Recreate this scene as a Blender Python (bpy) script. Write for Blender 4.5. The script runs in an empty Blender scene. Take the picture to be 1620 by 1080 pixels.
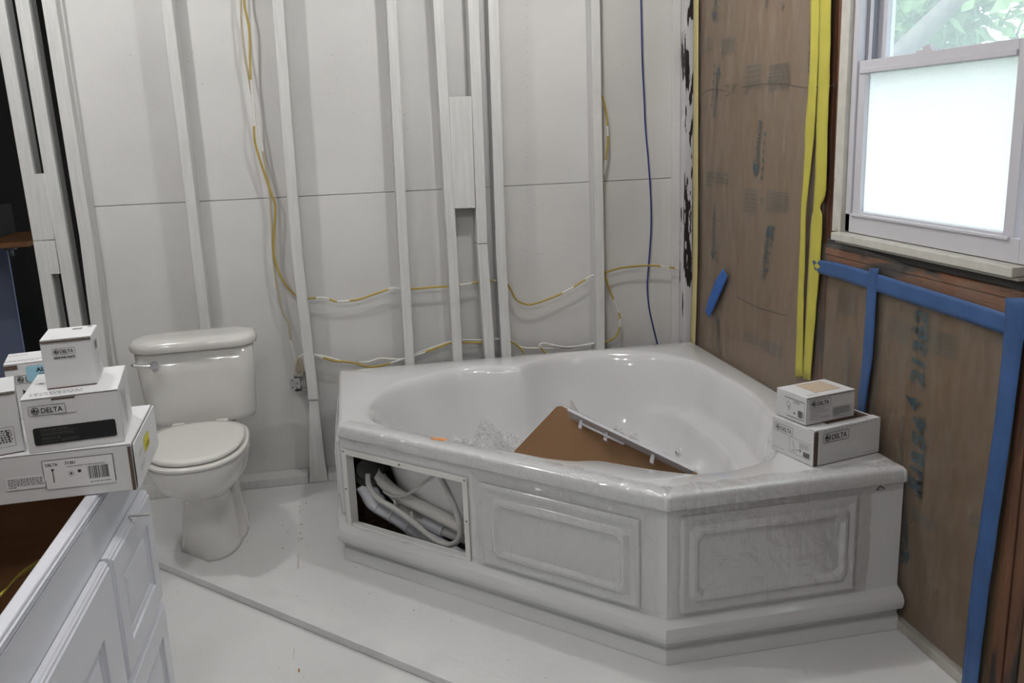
import bpy, bmesh, math, random
from mathutils import Vector, Matrix, noise
random.seed(7)
PI = math.pi
sc = bpy.context.scene
COL = sc.collection

# ------------------------------------------------------------------ camera
CF = 1416.42; YAW = .1736; PIT = .2325; ROL = -.0389
CLOC = Vector((-1.4478, -3.6405, 1.4192))
_cy, _sy = math.cos(YAW), math.sin(YAW)
FWD = Vector((_sy * math.cos(PIT), _cy * math.cos(PIT), -math.sin(PIT)))
_r0 = Vector((_cy, -_sy, 0)); _u0 = _r0.cross(FWD)
RGT = _r0 * math.cos(ROL) + _u0 * math.sin(ROL)
UPV = -_r0 * math.sin(ROL) + _u0 * math.cos(ROL)
cd = bpy.data.cameras.new('camera'); co = bpy.data.objects.new('camera', cd); COL.objects.link(co)
cd.sensor_width = 36; cd.lens = 36 * CF / 1620; cd.clip_start = .05; cd.clip_end = 200
co.matrix_world = Matrix(((RGT.x, UPV.x, -FWD.x, CLOC.x), (RGT.y, UPV.y, -FWD.y, CLOC.y), (RGT.z, UPV.z, -FWD.z, CLOC.z), (0, 0, 0, 1)))
sc.camera = co

# ------------------------------------------------------------------ view, sky, sun, lamps
sc.view_settings.view_transform = 'Standard'; sc.view_settings.look = 'None'
sc.view_settings.exposure = 0.17; sc.view_settings.gamma = 1.0; sc.view_settings.use_curve_mapping = False
w = bpy.data.worlds.new('world'); sc.world = w; w.use_nodes = True
bg = w.node_tree.nodes['Background']; bg.inputs[0].default_value = (.86, .93, 1, 1); bg.inputs[1].default_value = 3.0
sd = bpy.data.lights.new('sun', 'SUN'); sd.energy = 2.2; sd.angle = .01; sd.color = (1, .95, .85)
so = bpy.data.objects.new('sun', sd); COL.objects.link(so)
so.rotation_euler = Vector((.8, .15, -.62)).to_track_quat('-Z', 'Y').to_euler()
def lamp(x, y, z, power, r=.045, col=(1, .99, .98)):
    l = bpy.data.lights.new('ceiling_bulb', 'POINT'); l.energy = power; l.shadow_soft_size = r; l.color = col
    o = bpy.data.objects.new('ceiling_bulb', l); COL.objects.link(o); o.location = (x, y, z)
lamp(-2.45, -.95, 2.38, 20, .025)
lamp(-.80, -.95, 2.38, 19, .03)
lamp(-1.82, -2.65, 2.38, 13, .025)
lamp(-1.42, -2.75, 2.38, 13, .025)
lamp(-2.9, -3.9, 2.38, 16, .03)

# ------------------------------------------------------------------ helpers
def ray(px, py): return FWD + RGT * ((px - 810) / CF) - UPV * ((py - 540) / CF)
def at(px, py, ax, v):
    "point of the place seen at a pixel of the photograph, on the world plane axis=v"
    d = ray(px, py); return CLOC + d * ((v - CLOC[ax]) / d[ax])
def atp(px, py, n, c):
    d = ray(px, py); n = Vector(n); return CLOC + d * ((c - CLOC.dot(n)) / d.dot(n))
def smooth(a, b, t):
    t = min(1, max(0, (t - a) / (b - a))); return t * t * (3 - 2 * t)

MATS = {}
def mat(name, col, rough=.5, metal=0, noise_amt=0, nscale=8, bump=0, bscale=40, coat=0, stretch=(1, 1, 1), col2=None, spec=.5, trans=0):
    if name in MATS: return MATS[name]
    m = bpy.data.materials.new(name); m.use_nodes = True; nt = m.node_tree
    b = nt.nodes['Principled BSDF']
    b.inputs['Base Color'].default_value = (*col, 1); b.inputs['Roughness'].default_value = rough
    b.inputs['Metallic'].default_value = metal; b.inputs['Coat Weight'].default_value = coat
    b.inputs['Coat Roughness'].default_value = .04
    b.inputs['Specular IOR Level'].default_value = spec
    b.inputs['Transmission Weight'].default_value = trans
    if noise_amt or bump:
        tc = nt.nodes.new('ShaderNodeTexCoord'); mp = nt.nodes.new('ShaderNodeMapping'); mp.inputs['Scale'].default_value = stretch
        nt.links.new(tc.outputs['Object'], mp.inputs['Vector'])
    if noise_amt:
        n = nt.nodes.new('ShaderNodeTexNoise'); n.inputs['Scale'].default_value = nscale; n.inputs['Detail'].default_value = 6
        nt.links.new(mp.outputs[0], n.inputs['Vector'])
        r = nt.nodes.new('ShaderNodeMapRange'); r.inputs[1].default_value = .3; r.inputs[2].default_value = .7
        nt.links.new(n.outputs[0], r.inputs[0])
        x = nt.nodes.new('ShaderNodeMix'); x.data_type = 'RGBA'
        c2 = col2 or tuple(c * (1 - noise_amt) for c in col)
        x.inputs[6].default_value = (*c2, 1); x.inputs[7].default_value = (*col, 1)
        nt.links.new(r.outputs[0], x.inputs[0]); nt.links.new(x.outputs[2], b.inputs['Base Color'])
    if bump:
        n2 = nt.nodes.new('ShaderNodeTexNoise'); n2.inputs['Scale'].default_value = bscale; n2.inputs['Detail'].default_value = 4
        nt.links.new(mp.outputs[0], n2.inputs['Vector'])
        bp = nt.nodes.new('ShaderNodeBump'); bp.inputs['Strength'].default_value = bump; bp.inputs['Distance'].default_value = .01
        nt.links.new(n2.outputs[0], bp.inputs['Height']); nt.links.new(bp.outputs[0], b.inputs['Normal'])
    MATS[name] = m; return m
def addmix(m, col, scale, lo, hi, stretch=(1, 1, 1), detail=3, zlim=None, axis_mask=None):
    "patches of another colour where a noise runs over a threshold (chips, stains, specks)"
    nt = m.node_tree; b = nt.nodes['Principled BSDF']
    tc = nt.nodes.new('ShaderNodeTexCoord'); mp = nt.nodes.new('ShaderNodeMapping'); mp.inputs['Scale'].default_value = stretch
    mp.inputs['Location'].default_value = (scale * .37, 1.7, .3)
    nt.links.new(tc.outputs['Object'], mp.inputs['Vector'])
    n = nt.nodes.new('ShaderNodeTexNoise'); n.inputs['Scale'].default_value = scale; n.inputs['Detail'].default_value = detail
    nt.links.new(mp.outputs[0], n.inputs['Vector'])
    r = nt.nodes.new('ShaderNodeMapRange'); r.inputs[1].default_value = lo; r.inputs[2].default_value = hi
    nt.links.new(n.outputs[0], r.inputs[0]); fac = r.outputs[0]
    x = nt.nodes.new('ShaderNodeMix'); x.data_type = 'RGBA'
    old = b.inputs['Base Color'].links[0].from_socket if b.inputs['Base Color'].links else None
    if old: nt.links.new(old, x.inputs[6])
    else: x.inputs[6].default_value = b.inputs['Base Color'].default_value
    x.inputs[7].default_value = (*col, 1)
    nt.links.new(fac, x.inputs[0]); nt.links.new(x.outputs[2], b.inputs['Base Color'])
    return m
def film_mat(name, alpha=.12, rough=.12, tint=(.9, .9, .9), bump=.6, bscale=25, gloss=.18, stretch=(1, 1, 1), crease=0, cstretch=(1, 1, 1)):
    "thin clear plastic sheet: see-through, milky where wrinkled, with gloss"
    if name in MATS: return MATS[name]
    m = bpy.data.materials.new(name); m.use_nodes = True; nt = m.node_tree; nt.nodes.clear()
    out = nt.nodes.new('ShaderNodeOutputMaterial')
    tr = nt.nodes.new('ShaderNodeBsdfTransparent'); df = nt.nodes.new('ShaderNodeBsdfDiffuse'); df.inputs[0].default_value = (*tint, 1)
    gl = nt.nodes.new('ShaderNodeBsdfGlossy'); gl.inputs['Roughness'].default_value = rough
    tc = nt.nodes.new('ShaderNodeTexCoord'); mp = nt.nodes.new('ShaderNodeMapping'); mp.inputs['Scale'].default_value = stretch
    nt.links.new(tc.outputs['Object'], mp.inputs[0])
    n = nt.nodes.new('ShaderNodeTexNoise'); n.inputs['Scale'].default_value = bscale; n.inputs['Detail'].default_value = 5; n.inputs['Distortion'].default_value = 1.2
    nt.links.new(mp.outputs[0], n.inputs['Vector'])
    bp = nt.nodes.new('ShaderNodeBump'); bp.inputs['Strength'].default_value = bump; bp.inputs['Distance'].default_value = .01
    nt.links.new(n.outputs[0], bp.inputs['Height'])
    nt.links.new(bp.outputs[0], gl.inputs['Normal']); nt.links.new(bp.outputs[0], df.inputs['Normal'])
    r = nt.nodes.new('ShaderNodeMapRange'); r.inputs[1].default_value = .35; r.inputs[2].default_value = .75; r.inputs[3].default_value = alpha * .15; r.inputs[4].default_value = alpha * 2
    nt.links.new(n.outputs[0], r.inputs[0])
    src = r.outputs[0]
    if crease:
        mp3 = nt.nodes.new('ShaderNodeMapping'); mp3.inputs['Rotation'].default_value = (.5, .4, .7); mp3.inputs['Scale'].default_value = cstretch; nt.links.new(tc.outputs['Object'], mp3.inputs[0])
        n3 = nt.nodes.new('ShaderNodeTexVoronoi'); n3.feature = 'DISTANCE_TO_EDGE'; n3.inputs['Scale'].default_value = bscale * .8
        nt.links.new(mp3.outputs[0], n3.inputs['Vector'])
        s3 = nt.nodes.new('ShaderNodeMapRange'); s3.inputs[1].default_value = 0; s3.inputs[2].default_value = .035; s3.inputs[3].default_value = crease; s3.inputs[4].default_value = 0; nt.links.new(n3.outputs['Distance'], s3.inputs[0])
        bp2 = nt.nodes.new('ShaderNodeBump'); bp2.inputs['Strength'].default_value = .9; bp2.inputs['Distance'].default_value = .006; nt.links.new(n3.outputs['Distance'], bp2.inputs['Height']); nt.links.new(bp.outputs[0], bp2.inputs['Normal']); nt.links.new(bp2.outputs[0], gl.inputs['Normal'])
        s4 = nt.nodes.new('ShaderNodeMath'); s4.operation = 'ADD'; nt.links.new(s3.outputs[0], s4.inputs[0]); nt.links.new(src, s4.inputs[1]); src = s4.outputs[0]
    m1 = nt.nodes.new('ShaderNodeMixShader'); nt.links.new(src, m1.inputs[0]); nt.links.new(tr.outputs[0], m1.inputs[1]); nt.links.new(df.outputs[0], m1.inputs[2])
    fr = nt.nodes.new('ShaderNodeLayerWeight'); fr.inputs[0].default_value = .5; nt.links.new(bp.outputs[0], fr.inputs['Normal'])
    pw = nt.nodes.new('ShaderNodeMath'); pw.operation = 'POWER'; pw.inputs[1].default_value = 4; nt.links.new(fr.outputs['Facing'], pw.inputs[0])
    ml = nt.nodes.new('ShaderNodeMath'); ml.operation = 'MULTIPLY_ADD'; ml.inputs[1].default_value = .5; ml.inputs[2].default_value = .02 + gloss * .12; nt.links.new(pw.outputs[0], ml.inputs[0])
    m2 = nt.nodes.new('ShaderNodeMixShader'); nt.links.new(ml.outputs[0], m2.inputs[0]); nt.links.new(m1.outputs[0], m2.inputs[1]); nt.links.new(gl.outputs[0], m2.inputs[2])
    nt.links.new(m2.outputs[0], out.inputs[0]); MATS[name] = m; return m

def empty(name, loc=(0, 0, 0), rz=0):
    o = bpy.data.objects.new(name, None); COL.objects.link(o); o.location = loc; o.rotation_euler = (0, 0, rz); o.empty_display_size = .05; return o
def tag(o, label=None, cat=None, group=None, kind=None):
    if label: o['label'] = label
    if cat: o['category'] = cat
    if group: o['group'] = group
    if kind: o['kind'] = kind
    return o
class MB:
    def __init__(s): s.bm = bmesh.new()
    def quad(s, *pts, mi=0):
        f = s.bm.faces.new([s.bm.verts.new(p) for p in pts]); f.material_index = mi; return f
    def box(s, a, b, M=None, mi=0):
        x0, y0, z0 = a; x1, y1, z1 = b
        P = [Vector(p) for p in ((x0, y0, z0), (x1, y0, z0), (x1, y1, z0), (x0, y1, z0), (x0, y0, z1), (x1, y0, z1), (x1, y1, z1), (x0, y1, z1))]
        if M is not None: P = [M @ p for p in P]
        s.hexa(P, mi)
    def hexa(s, P, mi=0):
        v = [s.bm.verts.new(p) for p in P]
        for i in ((0, 3, 2, 1), (4, 5, 6, 7), (0, 1, 5, 4), (1, 2, 6, 5), (2, 3, 7, 6), (3, 0, 4, 7)):
            f = s.bm.faces.new([v[k] for k in i]); f.material_index = mi
    def tube(s, pts, r, n=8, mis=None, cap=True, radii=None):
        pts = [Vector(p) for p in pts]; rings = []
        up = Vector((0.13, .27, .95)).normalized()
        for i, p in enumerate(pts):
            t = (pts[min(i + 1, len(pts) - 1)] - pts[max(i - 1, 0)]).normalized()
            a = t.cross(up)
            if a.length < .15: a = t.cross(Vector((1, 0, 0)))
            a.normalize(); b = t.cross(a); rr = radii[i] if radii else r
            rings.append([s.bm.verts.new(p + (a * math.cos(2 * PI * k / n) + b * math.sin(2 * PI * k / n)) * rr) for k in range(n)])
        for i in range(len(pts) - 1):
            for k in range(n):
                f = s.bm.faces.new((rings[i][k], rings[i][(k + 1) % n], rings[i + 1][(k + 1) % n], rings[i + 1][k])); f.smooth = True
                if mis: f.material_index = mis[i]
        if cap:
            s.bm.faces.new(rings[0]); s.bm.faces.new(rings[-1])
    def loft(s, rings, closed=True, cap0=False, cap1=False, mi=0, smooth_=True):
        R = [[s.bm.verts.new(p) for p in r] for r in rings]; n = len(R[0])
        for i in range(len(R) - 1):
            for k in range(n if closed else n - 1):
                f = s.bm.faces.new((R[i][k], R[i][(k + 1) % n], R[i + 1][(k + 1) % n], R[i + 1][k])); f.smooth = smooth_; f.material_index = mi
        if cap0: s.bm.faces.new(R[0]).material_index = mi
        if cap1: s.bm.faces.new(R[-1]).material_index = mi
        return R
    def cyl(s, a, b, r, n=20, r2=None):
        a = Vector(a); b = Vector(b); t = (b - a).normalized(); u = t.orthogonal().normalized(); v = t.cross(u)
        s.loft([[p + (u * math.cos(2 * PI * k / n) + v * math.sin(2 * PI * k / n)) * q for k in range(n)] for p, q in ((a, r), (b, r if r2 is None else r2))], cap0=True, cap1=True)
    def build(s, name, m, parent=None, bevel=0, seg=2, auto=None, solid=0, M=None, recalc=True):
        if recalc: bmesh.ops.recalc_face_normals(s.bm, faces=s.bm.faces)
        me = bpy.data.meshes.new(name); s.bm.to_mesh(me); s.bm.free()
        for x in (m if isinstance(m, (list, tuple)) else [m]): me.materials.append(x)
        o = bpy.data.objects.new(name, me); COL.objects.link(o)
        if M is not None: o.matrix_world = M
        if parent is not None: o.parent = parent
        if solid:
            q = o.modifiers.new('s', 'SOLIDIFY'); q.thickness = solid; q.offset = 0
        if bevel:
            q = o.modifiers.new('b', 'BEVEL'); q.width = bevel; q.segments = seg; q.limit_method = 'ANGLE'; q.angle_limit = .6
            for p in me.polygons: p.use_smooth = True
            try: me.set_sharp_from_angle(angle=1.0)
            except Exception: pass
            q.harden_normals = True
        if auto is not None:
            for p in me.polygons: p.use_smooth = True
            me.set_sharp_from_angle(angle=auto)
        return o
def spline(pts, k=6):
    "Catmull-Rom through 3-D points"
    P = [Vector(p) for p in pts]; out = []
    for i in range(len(P) - 1):
        a = P[max(i - 1, 0)]; b = P[i]; c = P[i + 1]; d = P[min(i + 2, len(P) - 1)]
        for j in range(k):
            t = j / k
            out.append(.5 * ((2 * b) + (c - a) * t + (2 * a - 5 * b + 4 * c - d) * t * t + (3 * b - a - 3 * c + d) * t ** 3))
    out.append(P[-1]); return out
# flat print: shapes collected in the 2-D frame of a face and laid 0.6 mm above it
def text_mesh(body, size, bold=0, shear=0, spacing=1.0):
    c = bpy.data.curves.new('t', 'FONT'); c.body = body; c.size = size; c.offset = bold; c.shear = shear; c.space_character = spacing; c.resolution_u = 3
    c.align_x = 'LEFT'
    o = bpy.data.objects.new('t', c); me = bpy.data.meshes.new_from_object(o)
    bpy.data.objects.remove(o); bpy.data.curves.remove(c); return me
class Decal:
    def __init__(s, M): s.M = M; s.bm = bmesh.new()
    def poly(s, pts, mi=0, z=0.):
        f = s.bm.faces.new([s.bm.verts.new(s.M @ Vector((x, y, z))) for x, y in pts]); f.material_index = mi
    def rect(s, x0, y0, x1, y1, mi=0, z=0.): s.poly(((x0, y0), (x1, y0), (x1, y1), (x0, y1)), mi, z)
    def rrect(s, x0, y0, x1, y1, r, mi=0, z=0.):
        pts = []
        for cx, cy, a in ((x1 - r, y1 - r, 0), (x0 + r, y1 - r, 90), (x0 + r, y0 + r, 180), (x1 - r, y0 + r, 270)):
            for k in range(5): t = math.radians(a + k * 22.5); pts.append((cx + r * math.cos(t), cy + r * math.sin(t)))
        return pts if mi is None else s.poly(pts, mi, z)
    def outline(s, x0, y0, x1, y1, w, r=.002, mi=0, z=0.):
        A = s.rrect(x0, y0, x1, y1, r, None); B = s.rrect(x0 + w, y0 + w, x1 - w, y1 - w, max(r - w, .0003), None); n = len(A)
        for k in range(n): s.poly((A[k], A[(k + 1) % n], B[(k + 1) % n], B[k]), mi, z)
    def text(s, body, x, y, size, rot=0, bold=0, shear=0, spacing=1, mi=0, z=0., width=None):
        me = text_mesh(body, size, bold, shear, spacing)
        sx = 1
        if width:
            xs = [v.co.x for v in me.vertices]; sx = width / max(xs)
        R = Matrix.Translation((x, y, z)) @ Matrix.Rotation(rot, 4, 'Z') @ Matrix.Diagonal((sx, 1, 1, 1))
        vs = [s.bm.verts.new(s.M @ (R @ v.co)) for v in me.vertices]
        for p in me.polygons:
            try: f = s.bm.faces.new([vs[i] for i in p.vertices]); f.material_index = mi
            except ValueError: pass
        bpy.data.meshes.remove(me)
    def disc(s, x, y, r, mi=0, n=20, z=0., r2=0):
        if r2:
            for k in range(n):
                a = 2 * PI * k / n; b = 2 * PI * (k + 1) / n
                s.poly(((x + r * math.cos(a), y + r * math.sin(a)), (x + r * math.cos(b), y + r * math.sin(b)), (x + r2 * math.cos(b), y + r2 * math.sin(b)), (x + r2 * math.cos(a), y + r2 * math.sin(a))), mi, z)
        else: s.poly([(x + r * math.cos(2 * PI * k / n), y + r * math.sin(2 * PI * k / n)) for k in range(n)], mi, z)
    def lines(s, x0, y0, x1, y1, n, w, mi=0, seed=0):
        "n rows of tiny unreadable print inside a rectangle"
        r = random.Random(seed)
        for i in range(n):
            y = y1 - (i + .5) * (y1 - y0) / n; x = x0
            while x < x1 - .001:
                L = r.uniform(.02, .08) * (x1 - x0); s.rect(x, y - w / 2, min(x + L, x1), y + w / 2, mi); x += L + w * .9
                if i == n - 1 and r.random() < .12: break
    def barcode(s, x0, y0, x1, y1, mi=0, seed=1, vert=False):
        r = random.Random(seed); x = x0; u = (x1 - x0) / 70
        while x < x1:
            W = u * r.choice((1, 1, 2, 3)); s.rect(x, y0, min(x + W, x1), y1, mi); x += W + u * r.choice((1, 1, 2))
    def curve(s, pts, w, mi=0):
        P = [Vector((x, y, 0)) for x, y in pts]; P = spline(P, 5)
        for a, b in zip(P, P[1:]):
            t = (b - a).normalized(); n = Vector((-t.y, t.x, 0)) * w / 2
            s.poly([(a + n)[:2], (b + n)[:2], (b - n)[:2], (a - n)[:2]], mi)
    def build(s, name, m, parent=None):
        me = bpy.data.meshes.new(name); s.bm.to_mesh(me); s.bm.free()
        for x in (m if isinstance(m, (list, tuple)) else [m]): me.materials.append(x)
        o = bpy.data.objects.new(name, me); COL.objects.link(o)
        if parent is not None: o.parent = parent
        if name == 'printing': o['kind'] = 'stuff'
        return o

# ------------------------------------------------------------------ materials
M_wall = mat('painted_panel', (.64, .635, .62), .55, noise_amt=.1, nscale=2.5, bump=.06, bscale=60)
M_stud = mat('painted_stud', (.66, .66, .645), .5, noise_amt=.14, nscale=9, bump=.25, bscale=45, stretch=(8, 8, .6))
M_floor = mat('painted_floor', (.72, .72, .715), .38, noise_amt=.09, nscale=3, bump=.12, bscale=50)
addmix(M_floor, (.42, .38, .33), 42, .73, .77)
addmix(M_floor, (.6, .58, .56), 40, .68, .76, stretch=(1, .2, 1))
addmix(M_floor, (.22, .10, .05), 17, .765, .775)
M_board = mat('board_paint', (.71, .71, .705), .45, noise_amt=.08, nscale=12, bump=.1, bscale=40)
M_ceil = mat('ceiling_paint', (.62, .61, .59), .8)
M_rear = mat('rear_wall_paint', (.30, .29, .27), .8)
M_acr = mat('acrylic', (.74, .745, .755), .07, coat=1, bump=0)
M_apr = mat('apron_acrylic', (.66, .665, .675), .12, coat=.8)
M_cer = mat('ceramic', (.67, .66, .635), .1, coat=.7)
M_seat = mat('seat_plastic', (.70, .69, .66), .22, coat=.2)
M_chrome = mat('chrome', (.75, .75, .76), .08, 1)
M_steel = mat('galvanised', (.5, .5, .5), .35, .9, noise_amt=.2, nscale=60)
M_black = mat('black', (.012, .012, .012), .4)
M_ink = mat('black_ink', (.03, .03, .035), .6)
M_grey_ink = mat('grey_ink', (.22, .22, .23), .6)
M_box = mat('white_carton', (.66, .66, .66), .5, noise_amt=.05, nscale=10, bump=.03, bscale=30)
M_box2 = mat('white_carton_lid', (.78, .78, .80), .45)
M_bedge = mat('carton_edge', (.10, .06, .045), .8)
M_label = mat('paper_label', (.74, .74, .74), .5)
M_vlabel = mat('yellow_label', (.82, .74, .04), .5)
M_blabel = mat('blue_label', (.30, .55, .68), .5)
M_tan = mat('tan_label', (.66, .53, .40), .6, noise_amt=.15, nscale=60)
M_orange = mat('orange_sticker', (.95, .33, .02), .5)
M_card = mat('cardboard', (.36, .205, .105), .8, noise_amt=.08, nscale=20, bump=.05, bscale=90)
M_vinyl = mat('white_vinyl', (.60, .59, .63), .35)
M_vinyl_d = mat('vinyl_track', (.30, .31, .36), .4)
M_stop = mat('old_cream_trim', (.62, .60, .54), .5, noise_amt=.15, nscale=30)
addmix(M_stop, (.25, .19, .13), 18, .66, .74)
M_wood = mat('old_framing_wood', (.18, .080, .042), .7, noise_amt=.5, nscale=5, bump=.4, bscale=30, stretch=(6, 6, .5))
addmix(M_wood, (.03, .025, .022), 6, .56, .66, stretch=(3, 3, .6))
M_woodh = mat('old_sill_wood', (.27, .115, .055), .7, noise_amt=.4, nscale=5, bump=.4, bscale=30, stretch=(6, .6, 6))
addmix(M_woodh, (.035, .03, .028), 8, .55, .6, stretch=(2, .5, 2))
M_kraft = mat('kraft_paper', (.215, .145, .088), .75, noise_amt=.15, nscale=2.5, bump=.2, bscale=9, stretch=(1, 1.6, 1))
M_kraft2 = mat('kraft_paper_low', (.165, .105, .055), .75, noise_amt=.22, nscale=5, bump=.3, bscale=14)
M_print = mat('teal_print', (.018, .05, .065), .7)
M_print2 = mat('faint_teal_print', (.07, .095, .09), .7)
M_ytape = mat('yellow_tape', (.52, .47, .07), .5, noise_amt=.12, nscale=14, bump=.2, bscale=12)
M_ptape = mat('pale_yellow_tape', (.58, .50, .24), .6, noise_amt=.1)
M_btape = mat('blue_tape', (.038, .105, .28), .5, noise_amt=.25, nscale=10, bump=.25, bscale=14)
M_btape2 = mat('bright_blue_tape', (.03, .13, .46), .5, noise_amt=.15, nscale=14)
M_pencil = mat('pencil', (.05, .045, .045), .7)
M_cab = mat('vanity_paint', (.76, .775, .84), .3, coat=.15)
M_cabw = mat('vanity_wood_inside', (.26, .13, .055), .6, noise_amt=.3, nscale=4, stretch=(1, 5, 5))
M_ycab = mat('yellow_cable', (.42, .295, .05), .45)
M_wcab = mat('painted_cable', (.70, .69, .66), .45)
M_bcab = mat('dingy_cable', (.42, .36, .25), .5)
M_blue = mat('blue_cable', (.012, .03, .16), .4)
M_pvc = mat('pvc', (.62, .63, .68), .3)
M_hose = mat('hose', (.60, .59, .56), .35)
M_osb = mat('osb', (.30, .17, .075), .8, noise_amt=.5, nscale=30, bump=.3, bscale=60)
M_dark = mat('dark_room', (.02, .018, .018), .8)  # near-black colour stands in for the far room's lack of light
M_film = film_mat('wall_film', alpha=.06, rough=.2, tint=(.6, .57, .53), bump=.3, bscale=6, gloss=.12, stretch=(1, 3, .55), crease=.05, cstretch=(1, 4, .8))
M_film2 = film_mat('wrap_film', alpha=.035, rough=.11, tint=(.8, .8, .8), bump=.9, bscale=14, gloss=.9, crease=.10, cstretch=(2.4, .8, .7))
M_crinkle = film_mat('crinkled_film', alpha=.2, rough=.08, tint=(.85, .85, .85), bump=.8, bscale=30, gloss=.9, crease=.22, cstretch=(1, .7, 1.3))

# =================================================================== FLOOR
LX, RX, FY, BY, CZ = -4.2, 0.0, -5.0, .089, 2.44
m = MB(); m.box((LX, FY, -.03), (.0, 2.6, 0)); floor = m.build('floor', M_floor); tag(floor, kind='structure')
# plywood sheet joints in the floor, recessed look from dark filled cracks
M_crack = mat('floor_joint', (.30, .25, .2), .8, noise_amt=.3, nscale=40)
addmix(M_crack, (.72, .72, .715), 9, .38, .45)
m = MB()
for (a, b) in (((-1.738, -.02), (-1.70, -1.05)), ((-1.70, -1.13), (-1.685, -2.2))):
    m.quad((a[0] - .001, a[1], .0006), (b[0] - .001, b[1], .0006), (b[0] + .0012, b[1], .0006), (a[0] + .0012, a[1], .0006))
m.quad((-1.735, -.771, .0006), (-1.58, -.748, .0006), (-1.58, -.7505, .0006), (-1.735, -.7735, .0006))
j = m.build('floor_joint', M_crack, floor)
# bare wood chips beside the joint
m = MB()
M_chip = mat('bare_wood_chip', (.38, .19, .07), .8)
for px, py, a, b in ((484, 796, 3.5, 4), (474, 801, 4.5, 1.2), (477, 829, 7, 1.6), (475, 843, 5, 2), (477, 852, 5.5, 1.8), (419, 927, 4, 2), (391, 857, 3.2, 1.6), (375, 821, 6, 1.8), (473, 1060, 3, 6)):
    c = at(px, py, 2, .0008); s_ = .0011
    pts = [c + Vector((a * s_ * math.cos(t) * random.uniform(.6, 1.2), b * 2 * s_ * math.sin(t) * random.uniform(.6, 1.2), 0)) for t in [k * PI / 4 for k in range(8)]]
    m.quad(*pts)
m.build('bare_wood_chips', M_chip, floor)['kind'] = 'stuff'
m = MB(); m.box((LX, FY, CZ), (.15, 2.6, CZ + .05)); ceil = m.build('ceiling', M_ceil); tag(ceil, kind='structure')

# =================================================================== BACK WALL (painted panels, studs, plates)
XB0 = -2.44
m = MB(); m.box((XB0, .101, 0), (0, .16, CZ)); wb = m.build('wall_back', M_wall); tag(wb, kind='structure')
seamz = 1.19
for x0, x1 in ((XB0, -1.23), (-1.23, -.83), (-.83, -.0)):
    m = MB(); m.box((x0 + .0008, .089, .0), (x1 - .0008, .1, seamz - .002)); m.build('wall_panel', M_wall, wb, bevel=.0015, seg=1)
    m = MB(); m.box((x0 + .0008, .089, seamz), (x1 - .0008, .1, CZ)); m.build('wall_panel', M_wall, wb, bevel=.0015, seg=1)
# fastener dots and pencil crosses down the panel
m = MB()
for i in range(30):
    c = at(833 + (i % 3) * .6, 8 + i * 18.5, 1, .0885)
    if i > 22: continue
    m.quad(c + Vector((-.0008, 0, -.004)), c + Vector((.0008, 0, -.004)), c + Vector((.0008, 0, .004)), c + Vector((-.0008, 0, .004)))
for px, py in ((840, 401), (852, 401), (860, 401), (846, 324), (858, 324), (525, 87), (533, 124), (521, 148), (559, 178), (985, 103), (206, 87), (305, 83), (320, 133), (297, 97), (645, 203), (640, 182), (868, 492)):
    c = at(px, py, 1, .0885)
    m.quad(c + Vector((-.003, 0, -.0012)), c + Vector((.003, 0, -.0012)), c + Vector((.003, 0, .0012)), c + Vector((-.003, 0, .0012)))
m.build('fastener_marks', mat('fastener_mark', (.36, .33, .3), .8), wb)['kind'] = 'stuff'

def stud(pts, wd, y0=0, y1=.088, name='stud', m_=None, z0=None, z1=None):
    "pts: (pixel x, pixel y) of the left edge of the stud's face from the top down; runs on the plane y=y0"
    P = [at(a, b, 1, y0) for a, b in pts]
    if z1 is not None:
        d = (P[0] - P[1]) / (P[0].z - P[1].z); P.insert(0, P[0] + d * (z1 - P[0].z))
    if z0 is not None:
        d = (P[-1] - P[-2]) / (P[-1].z - P[-2].z); P.append(P[-1] + d * (z0 - P[-1].z))
    rings = [[(p.x, y0, p.z), (p.x + wd, y0, p.z), (p.x + wd, y1, p.z), (p.x, y1, p.z)] for p in P]
    b = MB(); b.loft(rings, cap0=True, cap1=True, smooth_=False)
    return b.build(name, m_ or M_stud, wb, bevel=.002, seg=2)
T = CZ - .002
stud([(0, 87), (52, 381)], .045, z1=T)
stud([(52, 381.6), (75, 520)], .045, z0=.04)
stud([(23, 0), (110.7, 520)], .046, z1=T, z0=.04)
stud([(65, 0), (117, 325), (125, 372), (144, 520)], .047, z1=T, z0=.04)
stud([(91, 0), (168, 520)], .014, y0=.055, z1=T, z0=.04, name='corner_bead')
stud([(254, 0), (284, 241), (316, 513)], .039, z1=T, z0=.04)
stud([(430, 0), (445, 200), (461, 400), (488, 633)], .041, z1=T)
stud([(611, 0), (631, 400), (641, 573)], .039, z1=T, z0=.04)
stud([(685, 0), (707, 380), (717, 568)], .040, z1=T, z0=.04)
stud([(740, 0), (755, 385.5)], .043, z1=T)
stud([(755, 386.5), (767, 562)], .043, z0=.04)
stud([(772, 0), (785, 400), (794, 559)], .041, z1=T, z0=.04)
stud([(935, 0), (943, 420), (944, 547)], .037, z1=T, z0=.04)
stud([(496, 634), (517, 760)], .006, y0=.003, z0=.001, name='splinter')
# wider board carrying on below the cut stud
P = [at(489, 634, 1, .004), at(505, 762, 1, .004)]
m = MB(); m.loft([[(P[0].x, .004, P[0].z), (P[0].x + .036, .004, P[0].z), (P[0].x + .036, .07, P[0].z), (P[0].x, .07, P[0].z)],
                  [(-1.70, .004, .001), (-1.625, .004, .001), (-1.625, .07, .001), (-1.70, .07, .001)]], cap0=True, cap1=True, smooth_=False)
m.build('short_lower_stud', M_stud, wb, bevel=.002)
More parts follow.
